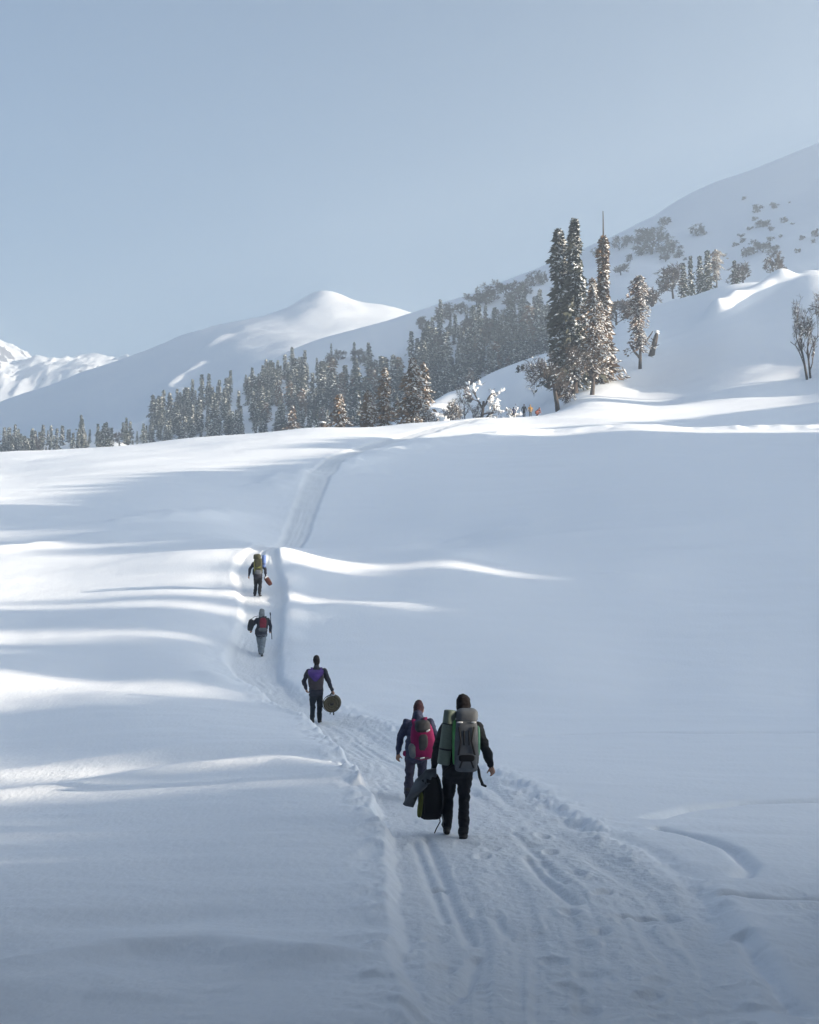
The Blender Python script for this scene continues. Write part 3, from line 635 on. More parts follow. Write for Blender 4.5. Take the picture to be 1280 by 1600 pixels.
# the tall firs and their neighbours on the hill
def tall_fir(u, v_base, d, v_top, prof_px, seed, label, **k):
    p = foot(u, d); s = px_m(d)
    top = at(u, v_top, d)[2]; h = top - p[2]
    a = dict(branches=1500, sprays=5, size=1.45, snow=0.30, right_snow=0.7, droop=.8, needle=M_FIR); a.update(k)
    me = conifer_meshes(h, [r * s for r in prof_px], seed, **a)
    return plant('fir_tree', me, p, label)
tall_fir(898, 600, 236, 343, [10, 20, 32, 33, 30, 27, 24, 21, 18, 15, 12, 9, 6, 2], 11, 'tallest dense fir of the tree cluster on the hill, green with snow flecks', branches=1250, crook=0.3, bottom=.08)
tall_fir(874, 596, 239, 360, [6, 18, 28, 28, 26, 24, 21, 20, 18, 16, 14, 12, 9, 4], 12, 'broad topped fir pressed against the left side of the tallest fir', branches=1050, crook=0.35, bottom=.1)
tall_fir(944, 560, 244, 330, [14, 24, 27, 22, 20, 13, 10, 8, 8, 7, 7, 6, 2, 1, 0], 13, 'very slender fir with a long bare spike above the tree cluster', branches=1100, bare_top=0.17, crook=0.2, needle=M_NEEDLE_BROWN)
def mixed_tree(name, p, h, prof, seed, label, lean=0.0, fork=None, **k):
    """snow clotted tree: dark stems with a narrow ragged crown of drooping sprays"""
    a = dict(branches=900, sprays=4, size=0.8, snow=0.55, right_snow=.5, needle=M_NEEDLE_BROWN, crook=.35, droop=.55, bottom=.2); a.update(k)
    tr, cr, sn = conifer_meshes(h, prof, seed, **a)
    e = plant(name, (tr, cr, sn), p, label, tilt=(0, lean))
    if fork:
        s = Soup(); rg_ = np.random.default_rng(seed)
        for (z0, dx, dz, r) in fork:
            tube(s, [(0, 0, z0), (dx * .45, .1, z0 + dz * .35), (dx * .8, .2, z0 + dz * .75), (dx, .1, z0 + dz)], [r, r * .8, r * .6, r * .3], 6)
        put('limb', s.mesh('limb', M_BARK), e)
    return e
mixed_tree('forked_tree', foot(925, 226), 19.0, [.3, .4, 1.6, 2.6, 2.9, 2.6, 2.5, 2.0, 1.6, 1.0, .4], 21, 'forked tree with thick dark trunk and snow laden branches below the slender fir', lean=.03, fork=[(2.6, 2.6, 3.2, .32), (2.8, -1.6, 4.0, .34), (3.0, 1.2, 5.0, .3)], branches=800, snow=.5, bottom=.2)
p = foot(872, 214)
plant('twiggy_tree', broadleaf_meshes(10.5, 22, spread=0.85, levels=4, kids=5, fork=0.22, snow=0.05, blob=0.5, upright=0.25, trunk_r=0.40, twig_mat=M_TWIG_GREY, twigs=4, thin=0.032), p, 'round bare twiggy tree in front of the tall firs beside the far walkers')
mixed_tree('leaning_tree', slope_at(1000, 577, 215), 17.0, [.3, 1.2, 2.0, 2.2, 2.0, 1.9, 1.9, 2.1, 2.3, 1.9, .7], 23, 'tall snow clotted tree with pinkish brown top standing alone right of the firs', lean=.02, fork=[(2.0, -2.0, 3.0, .25), (4.0, 2.3, 3.0, .22)], branches=620, snow=.55, needle=M_TWIG, size=.75)
def stump(u, v, hpx, wpx, label, lean=0.0, d0=215.0):
    p = slope_at(u, v, d0) if d0 > 0 else foot(u, -d0)
    s = px_m(p[1]); e = empty('tree_stump', p); tag(e, label, 'tree stump')
    a, b = Soup(), Soup(); h, w = hpx * s, wpx * s
    zz = np.array([-0.4, 0, .3, .6, .85, 1.0]); rr = np.array([1.3, 1.15, .95, .9, .8, .45]) * w / 2
    tube(a, np.stack([lean * zz * h, 0 * zz, zz * h], 1), rr, 9)
    for k in range(5):
        an = k * 1.3; tube(a, [(lean * .5 * h, 0, h * (.4 + .08 * k)), (lean * .5 * h + math.cos(an) * w * .9, math.sin(an) * w * .9, h * (.5 + .09 * k))], [w * .12, w * .05], 4)
    rg = np.random.default_rng(int(u))
    th = np.linspace(0, 2 * math.pi, 13)[:-1]
    for k in range(4):
        c = np.array([[lean * h + rg.normal() * w * .1, rg.normal() * w * .1, h * (1.0 + .03 * k)]])
        ax = norm(rg.normal(size=(1, 3)) * [1, 1, .15]); sd = norm(np.cross(ax, [[0, 0, 1.0]]))
        pillows(b, c, ax, sd, np.array([w * 1.1]), np.array([w * .95]), np.array([w * .4]))
    put('trunk', a.mesh('trunk', M_BARK, True), e); put('snow', b.mesh('snow', M_TREESNOW, True), e)
stump(1018, 556, 36, 9, 'leaning dark broken stump right of the tree with pinkish brown top', lean=0.25)
mixed_tree('snowy_tree', slope_at(1120, 446, 250), 11.0, [.6, .9, 1.2, 1.4, 2.0, 2.6, 2.5, 1.4], 24, 'snow topped tree with thick trunk on the crest of the right hill', branches=420, snow=.65, crook=.2, bottom=.15)
p = slope_at(1262, 603, 215)
plant('bare_tree', broadleaf_meshes(12.0, 27, spread=0.30, levels=4, kids=3, fork=0.38, snow=0.12, blob=0.35, upright=1.2, trunk_r=0.22, twigs=7, thin=0.024, twig_mat=M_TWIG_GREY, stems=[(0, 0, -0.14, 0, 1.0), (0.6, 0.3, 0.0, 0, 0.9)]), p, 'bare dark tree with two thin stems by the right edge of the frame')
p = slope_at(1312, 585, 215)
plant('bare_tree', broadleaf_meshes(17.0, 26, spread=0.5, levels=4, kids=4, fork=0.35, snow=0.15, blob=0.4, upright=0.4, trunk_r=0.32, twigs=4, thin=0.035, twig_mat=M_TWIG), p, 'bare reddish tree reaching into the frame from beyond the right edge')
# along the crest behind the far walkers
p = foot(748, 210)
plant('snowy_tree', broadleaf_meshes(9.2, 31, spread=0.62, levels=4, kids=3, fork=0.22, snow=0.42, blob=0.6, upright=0.5, trunk_r=0.34, lean=(0.25, 0), twigs=3, thin=0.03), p, 'crooked tree heaped with bright snow clumps left of the far walkers')
p = foot(786, 209)
plant('snowy_tree', broadleaf_meshes(4.6, 32, spread=0.75, levels=3, kids=4, fork=0.3, snow=0.5, blob=0.5, upright=0.4, trunk_r=0.2, lean=(0.12, 0), twigs=4, thin=0.03), p, 'low crooked snow covered tree just left of the far walkers')
p = foot(645, 232)
plant('larch_tree', conifer_meshes(12.5, [1.5, 3.0, 3.1, 2.9, 2.3, 1.8, 1.2, .5], 33, 900, 4, 0.95, snow=0.42, needle=M_NEEDLE_BROWN, right_snow=.6, crook=.1), p, 'broad brown conifer with bright snow flecks behind the crest left of centre')
for k, (u, d, h, lab) in enumerate([(600, 236, 11.5, 'tall slim brown conifer left of the broad brown conifer'), (576, 232, 8.5, 'small brown conifer on the crest, third left of the broad one'), (532, 226, 8.6, 'leftmost brown conifer poking over the crest'), (662, 236, 11.0, 'brown conifer squeezed in just right of the broad brown conifer')]):
    plant('larch_tree', conifer_meshes(h, [.8, 1.9, 2.0, 1.7, 1.4, 1.0, .3], 90 + k, 420, 4, 0.8, snow=0.3, needle=M_NEEDLE_BROWN, right_snow=.6, crook=.1, tiers=9), foot(u, d), lab)
p = foot(690, 214)
plant('snowy_bush', broadleaf_meshes(3.6, 34, spread=0.6, levels=2, kids=5, fork=0.1, snow=0.95, blob=0.75, upright=0.9, trunk_r=0.16, twigs=5, thin=0.04), p, 'small upright bush coated in bright snow right of the brown conifer', 'bush')
stump(622, 655, 22, 12, 'short snow capped stump behind the crest at the foot of the brown conifer', d0=-222)
stump(505, 664, 9, 9, 'tiny snow capped stump on the crest line left of centre', d0=-178)
for k, (u, d, h, lab) in enumerate([(706, 222, 6.0, 'thin bare tree between the snowy bush and the crooked snowy tree'), (728, 226, 7.2, 'taller thin bare tree close behind the crooked snowy tree'), (668, 228, 5.0, 'low bare tree right against the brown conifer')]):
    plant('bare_tree', broadleaf_meshes(h, 40 + k, spread=0.6, levels=4, kids=4, fork=0.15, snow=0.15, blob=0.35, upright=0.6, trunk_r=0.13, twigs=4, thin=0.03, twig_mat=M_TWIG_GREY), foot(u, d), lab)
for u, v, lab, s in [(810, 583, 'lower left of two small dark shrubs on the open snow hill', 1.0), (817, 578, 'upper right of two small dark shrubs on the open snow hill', 0.7)]:
    plant('snow_shrub', conifer_meshes(1.5 * s, [.35, .5, .35, .1], 47, 60, 3, 0.5, snow=0.1), slope_at(u, v, 235), lab, 'shrub')

# ---------------------------------------------------------------- the far woods: every tree its own object, alike ones share meshes
FAR_CON = [conifer_meshes(16, pr, 60 + i, 300, 2, 1.5, snow=0.26, right_snow=.4, tiers=11, droop=.7) for i, pr in enumerate([[2.6, 3.0, 2.4, 1.9, 1.35, .8, .15], [2.0, 2.3, 2.0, 1.6, 1.2, .7, .12], [3.0, 3.5, 2.9, 2.1, 1.5, .8, .1], [1.4, 1.9, 1.7, 1.3, .95, .6, .1]])]
FAR_BROWN = [conifer_meshes(14, pr, 70 + i, 220, 2, 1.8, snow=0.2, needle=M_NEEDLE_BROWN) for i, pr in enumerate([[1.5, 3.0, 3.0, 2.4, 1.6, .5], [1.2, 2.2, 2.6, 2.2, 1.6, .6]])]
FAR_SHRUB = [broadleaf_meshes(9, 80 + i, spread=0.75, levels=3, kids=5, fork=0.12, snow=0.03, blob=0.8, upright=0.4, trunk_r=0.3, twigs=11, thin=0.08, twig_mat=M_TWIG_GREY) for i in range(3)]
def mountain_at(u, v):
    d = np.exp(np.linspace(math.log(430), math.log(1250), 260)); x, y, z = ray(u, v); k = d / y
    hit = np.where(z * k <= r_height(x * k, d))[0]
    if not len(hit): return None
    i = hit[0]
    return (float(x * k[i]), float(d[i]), float(z * k[i]))
rg = random.Random(7)
def inside(u, v, P):
    c = False
    for (x1, y1), (x2, y2) in zip(P, P[1:] + P[:1]):
        if (y1 > v) != (y2 > v) and u < (x2 - x1) * (v - y1) / (y2 - y1) + x1: c = not c
    return c
WOODS = [
    # polygon of the trees' feet in the photograph, how many, height in photograph pixels, kinds, label, group
    ([(0, 700), (240, 684), (240, 706), (0, 722)], 44, (20, 44), 'ccccs', 'hazy far conifer in the thin row along the left crest', 'far conifers behind the left crest'),
    ([(236, 650), (300, 628), (372, 608), (376, 700), (240, 704)], 48, (34, 52), 'cccc', 'hazy conifer in the dense clump at the foot of the white mountain', 'conifers in the clump below the white mountain'),
    ([(380, 612), (420, 588), (480, 575), (500, 600), (440, 640), (384, 636)], 28, (30, 46), 'cccs', 'conifer on the upper left edge of the wooded slope', 'conifers on the upper edge of the wooded slope'),
    ([(490, 560), (545, 545), (590, 560), (600, 590), (520, 600)], 12, (28, 42), 'csc', 'scattered conifer on the open slope under the white mountain', 'scattered conifers under the white mountain'),
    ([(400, 660), (470, 610), (560, 610), (640, 610), (640, 690), (400, 696)], 66, (38, 62), 'ccbbs', 'conifer in the thick wood behind the centre of the crest', 'conifers of the thick central wood'),
    ([(540, 640), (640, 610), (760, 560), (860, 540), (860, 575), (740, 640), (560, 690)], 74, (48, 74), 'cccccb', 'dark snow dusted conifer in the wood at the foot of the tree hill', 'conifers at the foot of the tree hill'),
    ([(640, 540), (760, 500), (860, 490), (860, 545), (740, 560), (640, 590)], 38, (40, 62), 'cccs', 'grey conifer of the upper wood left of the tall firs', 'conifers of the upper wood'),
]
def copy_plant(src, loc, rz, scale, label, group):
    e = src.copy(); COL.objects.link(e); e.location = loc; e.rotation_euler = (0, 0, rz); e.scale = scale
    tag(e, label, None, group)
    for ch in list(src.children):
        c = ch.copy(); COL.objects.link(c); c.parent = e
    return e
_proto = {}
def far_tree(kind, p, hpx, label, group):
    i = rg.randrange(4 if kind == 'c' else 2 if kind == 'b' else 3)
    me = {'c': FAR_CON, 'b': FAR_BROWN, 's': FAR_SHRUB}[kind][i]; h0 = {'c': 16.0, 'b': 14.0, 's': 8.0}[kind]
    s = hpx * px_m(p[1]) / h0; w = s * rg.uniform(0.95, 1.5); rz = rg.uniform(0, 6.28)
    p = (p[0], p[1], p[2] - 0.3)
    key = (kind, i)
    if key not in _proto:
        e = plant({'c': 'conifer_tree', 'b': 'brown_conifer', 's': 'bare_shrub'}[kind], me, p, label, 'shrub' if kind == 's' else 'tree', group, rz)
        e.scale = (w, w, s); _proto[key] = e; return e
    return copy_plant(_proto[key], p, rz, (w, w, s), label, group)
for poly, n, (h0, h1), kinds, label, group in WOODS:
    us = [a for a, _ in poly]; vsx = [b for _, b in poly]; k = 0; tries = 0
    while k < n and tries < 4000:
        tries += 1
        u, v = rg.uniform(min(us), max(us)), rg.uniform(min(vsx), max(vsx))
        if not inside(u, v, poly): continue
        p = mountain_at(u, v)
        if not p: continue
        kd = rg.choice(kinds); hp = rg.uniform(h0 * 0.75, h1 * 1.08)
        if kd == 's':
            far_tree('s', p, hp * 0.6, label.replace('conifer', 'bare shrub', 1), group.replace('conifers', 'shrubs'))
        elif kd == 'b':
            far_tree('b', p, hp * 0.9, label.replace('conifer', 'brown conifer', 1), group.replace('conifers', 'brown conifers'))
        else:
            far_tree('c', p, hp, label, group)
        k += 1
# the trees past counting between and behind those: one mass
LOW = [conifer_meshes(16, pr, 160 + i, 150, 2, 2.0, snow=0.2, tiers=10, droop=.7) for i, pr in enumerate([[2.2, 2.6, 2.1, 1.6, 1.1, .6, .12], [1.6, 2.0, 1.7, 1.3, .9, .5, .1]])]
def mesh_arrays(me):
    v = np.zeros(len(me.vertices) * 3, np.float32); me.vertices.foreach_get('co', v)
    li = np.zeros(len(me.loops), np.int32); me.loops.foreach_get('vertex_index', li)
    lt = np.zeros(len(me.polygons), np.int32); me.polygons.foreach_get('loop_total', lt)
    k = int((lt == 4).sum()) * 4
    return v.reshape(-1, 3), li[:k].reshape(-1, 4), li[k:].reshape(-1, 3)
LOWA = [[mesh_arrays(m) for m in t] for t in LOW]
def far_mass():
    parts = [Soup(), Soup(), Soup()]
    for poly, n, (h0, h1) in [([(0, 698), (240, 680), (240, 706), (0, 722)], 60, (16, 38)), ([(236, 650), (300, 628), (372, 608), (380, 700), (240, 704)], 50, (26, 46)), ([(380, 620), (420, 592), (500, 580), (540, 640), (440, 690), (384, 696)], 70, (26, 44)), ([(500, 610), (640, 600), (640, 690), (480, 696)], 50, (34, 54)), ([(620, 600), (860, 520), (860, 575), (700, 655)], 50, (40, 62)), ([(640, 550), (860, 480), (860, 530), (640, 600)], 40, (30, 50))]:
        us = [a for a, _ in poly]; vv = [b for _, b in poly]; k = 0
        while k < n:
            u, v = rg.uniform(min(us), max(us)), rg.uniform(min(vv), max(vv))
            if not inside(u, v, poly): continue
            k += 1; p = mountain_at(u, v)
            if not p: continue
            s = rg.uniform(h0, h1) * px_m(p[1]) / 16; w = s * rg.uniform(.9, 1.4); a = rg.uniform(0, 6.28)
            for sp, (vx, q, t) in zip(parts, LOWA[rg.randrange(2)]):
                x = vx[:, 0] * math.cos(a) - vx[:, 1] * math.sin(a); y = vx[:, 0] * math.sin(a) + vx[:, 1] * math.cos(a)
                sp.add(np.stack([p[0] + x * w, p[1] + y * w, p[2] - .3 + vx[:, 2] * s], 1), q=q, t=t)
    e = empty('far_conifers'); tag(e, 'hazy mass of far conifers filling the wooded slope', kind='stuff')
    for nm, sp, m in zip(('trunks', 'crowns', 'snow'), parts, (M_BARK, M_NEEDLE, M_TREESNOW)):
        o = put(nm, sp.mesh(nm, m), e); o['kind'] = 'stuff'
far_mass()
# single shrubs on the open flank of the right mountain: foot pixel and height
SHRUBS = [(1184, 333, 14), (1208, 328, 11), (1163, 313, 6), (1225, 349, 10), (1172, 361, 9), (1187, 357, 12), (1199, 355, 10), (1204, 362, 8), (1157, 372, 8), (1161, 380, 8), (1150, 386, 8), (1192, 395, 22), (1178, 398, 14), (1166, 402, 14), (1210, 398, 15), (1204, 378, 9), (1254, 375, 8), (1274, 372, 14), (1271, 381, 8), (1248, 396, 8), (1036, 354, 14), (1042, 350, 10), (1018, 398, 40), (1024, 372, 16), (1012, 370, 12), (1043, 400, 24), (1040, 410, 14), (1054, 396, 12), (1062, 404, 10), (1090, 370, 18), (968, 392, 22), (980, 385, 18), (992, 382, 14), (985, 410, 12), (1003, 400, 16), (970, 430, 20), (930, 400, 12), (1070, 408, 7), (1220, 372, 6), (1238, 352, 5), (1130, 402, 7), (1234, 318, 4), (1180, 345, 7),
          (660, 520, 20), (690, 505, 22), (704, 498, 24), (720, 492, 18), (745, 480, 24), (760, 478, 30), (772, 470, 18), (790, 462, 26), (800, 480, 22), (812, 470, 28), (822, 462, 24), (835, 448, 22), (848, 442, 16), (700, 525, 14), (780, 500, 16), (730, 512, 12), (660, 505, 10), (755, 447, 10), (764, 444, 12)]
n_up = 0
for u, v, h in SHRUBS:
    p = mountain_at(u, v)
    if p: far_tree('s', p, h * 1.15, 'grey bare shrub scattered over the snowy flank of the right mountain' if u > 900 else 'grey bare shrub high on the slope left of the tall firs', 'shrubs on the right mountain' if u > 900 else 'shrubs high on the slope')
# behind the crest of the right hill
for u, v, d, h, kind, lab in [(1052, 462, 400, 42, 's', 'round dark brown shrub behind the hill crest right of the tall firs'), (1068, 468, 400, 52, 'c', 'leftmost of the four small dark conifers behind the right hill crest'), (1080, 466, 410, 60, 'c', 'second of the four small dark conifers behind the right hill crest'), (1094, 462, 405, 56, 'c', 'third of the four small dark conifers behind the right hill crest'), (1106, 458, 415, 60, 'c', 'conifer of four nearest the snow topped tree on the hill crest'),
                              (1148, 446, 400, 36, 'c', 'slim dark conifer just right of the snow topped tree'), (1162, 444, 402, 28, 's', 'grey shrub behind the hill crest right of the slim conifer'), (1210, 432, 400, 34, 's', 'round dark shrub on the hill crest far right'), (964, 508, 380, 34, 's', 'low brown thicket behind the slender fir'), (985, 500, 380, 34, 's', 'brown thicket left of the tree with pinkish brown top'), (1018, 492, 385, 50, 's', 'tall grey thicket behind the tree with pinkish brown top')]:
    x, y, z = at(u, v, d)
    far_tree(kind, (x, y, z), h * 1.15, lab, None)
# ---------------------------------------------------------------- the walkers
def fabric(name, c, rough=0.8, var=0.18, bump=0.006, sc=14.0): return mat(name, c, rough, var, 9.0, bump, sc, spec=0.25)
M_SKIN = mat('skin', (0.36, 0.21, 0.15), 0.6, 0.1, 20.0)
M_BLACK = fabric('black_cloth', (0.012, 0.013, 0.017))
M_BLACK2 = fabric('black_trousers', (0.010, 0.011, 0.015))
M_HAIR = mat('dark_knit', (0.010, 0.008, 0.010), 0.95, 0.3, 60.0, 0.004, 90.0)
M_BOOT = mat('boot_leather', (0.018, 0.017, 0.018), 0.55, 0.25, 20.0, 0.003, 40.0)
M_GREYBOOT = mat('boot_grey', (0.09, 0.10, 0.12), 0.6, 0.25, 20.0, 0.003, 40.0)
M_NAVY = fabric('navy_cloth', (0.030, 0.036, 0.075))
M_PLUM = fabric('plum_trousers', (0.030, 0.030, 0.055))
M_MAROON = mat('maroon_knit', (0.035, 0.016, 0.022), 0.95, 0.3, 60.0, 0.004, 90.0)
M_SLATE = fabric('slate_cloth', (0.028, 0.030, 0.045))
M_TEALDARK = fabric('dark_teal_trousers', (0.014, 0.020, 0.028))
M_GREYHOOD = fabric('grey_hood', (0.22, 0.24, 0.26))
M_GREYTROUSERS = fabric('grey_trousers', (0.20, 0.23, 0.26))
M_PACKGREY = fabric('pack_grey', (0.105, 0.115, 0.130))
M_PACKDARK = fabric('pack_dark', (0.030, 0.032, 0.038))
M_PACKBLACK = fabric('pack_black', (0.009, 0.009, 0.011))
M_GREEN = fabric('bright_green', (0.11, 0.36, 0.12))
M_TEAL = fabric('teal_green', (0.13, 0.30, 0.22))
M_MAT = mat('mat_grey_green', (0.115, 0.145, 0.120), 0.75, 0.08, 30.0, 0.002, 120.0)
M_MAGENTA = fabric('magenta', (0.17, 0.005, 0.062))
M_PURPLE = fabric('purple', (0.085, 0.045, 0.22))
M_BROWNPACK = fabric('brown_grey_pack', (0.055, 0.045, 0.052))
M_RED = fabric('red', (0.19, 0.020, 0.038))
M_OLIVE = fabric('olive', (0.046, 0.048, 0.028))
M_LIME = fabric('lime', (0.10, 0.115, 0.025))
M_BLUE = fabric('blue_mat', (0.10, 0.16, 0.36))
M_RUSSET = fabric('russet', (0.10, 0.035, 0.025))
M_BUNDLE = fabric('brown_roll', (0.085, 0.072, 0.045))
M_ORANGE = fabric('orange', (0.30, 0.17, 0.05))
M_REDORANGE = fabric('red_orange', (0.24, 0.075, 0.05))
M_STRAP = mat('webbing', (0.016, 0.016, 0.018), 0.7, 0.2, 40.0)
M_WHITE = mat('white_buckle', (0.75, 0.76, 0.78), 0.5)

V = lambda *a: np.array(a, float)
class Flesh:
    """overlapping closed lofts, each with a material region; grown into one skin by a voxel remesh"""
    def __init__(self): self.soup = Soup(); self.reg = []
    def loft(self, region, pts, rad, cap=True):
        P = [V(*p) for p in pts]; R = [(r, r) if np.isscalar(r) else r for r in rad]
        # refine
        n = len(P); t = np.arange(n); k = 7; tt = np.linspace(0, n - 1, (n - 1) * k + 1)
        P = np.stack([np.interp(tt, t, [p[i] for p in P]) for i in range(3)], 1)
        A = np.interp(tt, t, [r[0] for r in R]); B = np.interp(tt, t, [r[1] for r in R])
        T = norm(np.gradient(P, axis=0)); T = norm(T + 0.5 * np.vstack([T[:1], T[:-1]]) + 0.5 * np.vstack([T[1:], T[-1:]]))
        S1 = norm(V(1, 0, 0) - T * T[:, :1] + 1e-6); S2 = np.cross(T, S1)
        if cap:
            def ext(i, s):
                r = min(A[i], B[i]); o = [(0.45, .90), (0.8, .62), (1.0, .15)]
                return [(P[i] + s * T[i] * r * a, A[i] * b, B[i] * b, S1[i], S2[i]) for a, b in o]
            rows = ext(0, -1)[::-1] + [(P[i], A[i], B[i], S1[i], S2[i]) for i in range(len(P))] + ext(-1, 1)
        else:
            rows = [(P[i], A[i], B[i], S1[i], S2[i]) for i in range(len(P))]
        m = 14; an = np.arange(m) * 2 * math.pi / m
        v = np.array([c + a * np.cos(an)[:, None] * s1 + b * np.sin(an)[:, None] * s2 for c, a, b, s1, s2 in rows])
        nr = len(rows); i = np.arange(nr * m).reshape(nr, m); j = np.roll(i, -1, 1)
        q = np.stack([i[:-1], i[1:], j[1:], j[:-1]], -1).reshape(-1, 4)
        tri = [(i[0, 0], i[0, a], i[0, a + 1]) for a in range(1, m - 1)] + [(i[-1, 0], i[-1, a + 1], i[-1, a]) for a in range(1, m - 1)]
        self.soup.add(v.reshape(-1, 3), q=q, t=tri)
        self.reg.append((region, np.array([r[0] for r in rows]), np.array([r[1] for r in rows]), np.array([r[2] for r in rows]), np.array([r[3] for r in rows]), np.array([r[4] for r in rows])))
    def ball(self, region, c, rx, ry, rz):
        zs = np.array([-0.8, -.4, 0, .4, .8]); w = np.sqrt(1 - zs ** 2)
        self.loft(region, [V(*c) + V(0, 0, z * rz) for z in zs], [(rx * a, ry * a) for a in w])
    def build(self, name, mats, voxel, wrinkle=0.011, seed=0):
        me = self.soup.mesh(name, list(mats.values())[0])
        o = bpy.data.objects.new('tmp', me); COL.objects.link(o)
        md = o.modifiers.new('r', 'REMESH'); md.mode = 'VOXEL'; md.voxel_size = voxel; md.use_smooth_shade = True
        sm = o.modifiers.new('s', 'SMOOTH'); sm.factor = 0.5; sm.iterations = 2
        dg = bpy.context.evaluated_depsgraph_get(); out = bpy.data.meshes.new_from_object(o.evaluated_get(dg))
        bpy.data.objects.remove(o); bpy.data.meshes.remove(me); out.name = name
        out.materials.clear()
        keys = list(mats)
        for k in keys: out.materials.append(mats[k])
        nv = len(out.vertices); co = np.zeros(nv * 3); out.vertices.foreach_get('co', co); co = co.reshape(-1, 3)
        nm = np.zeros(nv * 3); out.vertices.foreach_get('normal', nm); nm = nm.reshape(-1, 3)
        best = np.full(nv, 1e9); which = np.zeros(nv, int)
        for region, C, A, B, S1, S2 in self.reg:
            d = ((co[:, None] - C[None]) ** 2).sum(-1); i = d.argmin(1)
            w = co - C[i]; l1 = (w * S1[i]).sum(1) / np.maximum(A[i], .004); l2 = (w * S2[i]).sum(1) / np.maximum(B[i], .004)
            l3 = w - (w * S1[i]).sum(1)[:, None] * S1[i] - (w * S2[i]).sum(1)[:, None] * S2[i]
            e = (np.hypot(l1, l2) - 1) * np.minimum(A[i], B[i]) + np.linalg.norm(l3, axis=1)
            m = e < best; best[m] = e[m]; which[m] = keys.index(region)
        # folds in the cloth
        cloth = ~np.isin(which, [keys.index(k) for k in keys if k in ('skin', 'lips', 'eyes')])
        f = fbm(co[:, 0] * 9 + co[:, 1] * 4 + seed, co[:, 2] * 13 + co[:, 1] * 5, 200 + seed, 3)
        co = co + nm * (f * wrinkle * 2 * cloth)[:, None]
        out.vertices.foreach_set('co', co.ravel())
        nf = len(out.polygons); vi = np.zeros(nf * 4, int)
        if len(out.loops) == nf * 4:
            out.loops.foreach_get('vertex_index', vi); mi = which[vi.reshape(-1, 4)[:, 0]]
        else:
            mi = np.array([which[p.vertices[0]] for p in out.polygons])
        out.polygons.foreach_set('material_index', mi.astype(np.int32)); out.shade_smooth(); out.update()
        return out

def add_hand(F, region, wrist, d, n, curl=0.5, side=1, s=1.0):
    """palm, four unequal bent fingers and a thumb leaving the side of the palm; d = pointing direction, n = palm side"""
    wrist, d, n = V(*wrist), norm(V(*d)), norm(V(*n)); b = norm(np.cross(d, n)) * side; n = norm(np.cross(b, d)) * side
    F.loft(region, [wrist, wrist + d * .045 * s, wrist + d * .085 * s], [.024 * s, .030 * s, .031 * s])
    for k, L in enumerate([.072, .080, .074, .058]):
        o = wrist + d * .085 * s + b * (.027 - .018 * k) * s; pts = [o - d * .02]; a = 0.15
        for j, f in enumerate([.45, .32, .23]):
            a += curl * (0.9 if j else 0.7); dd = d * math.cos(a) + n * math.sin(a); pts.append(pts[-1] + dd * L * f * s + (d * .02 if j == 0 else 0))
        F.loft(region, pts, [.0095 * s, .0095 * s, .009 * s, .0075 * s])
    o = wrist + d * .03 * s + b * .026 * s
    F.loft(region, [o, o + (d * .6 + b * .6 + n * .4) * .035 * s, o + (d * 1.0 + b * .7 + n * .8) * .050 * s], [.013 * s, .011 * s, .009 * s])

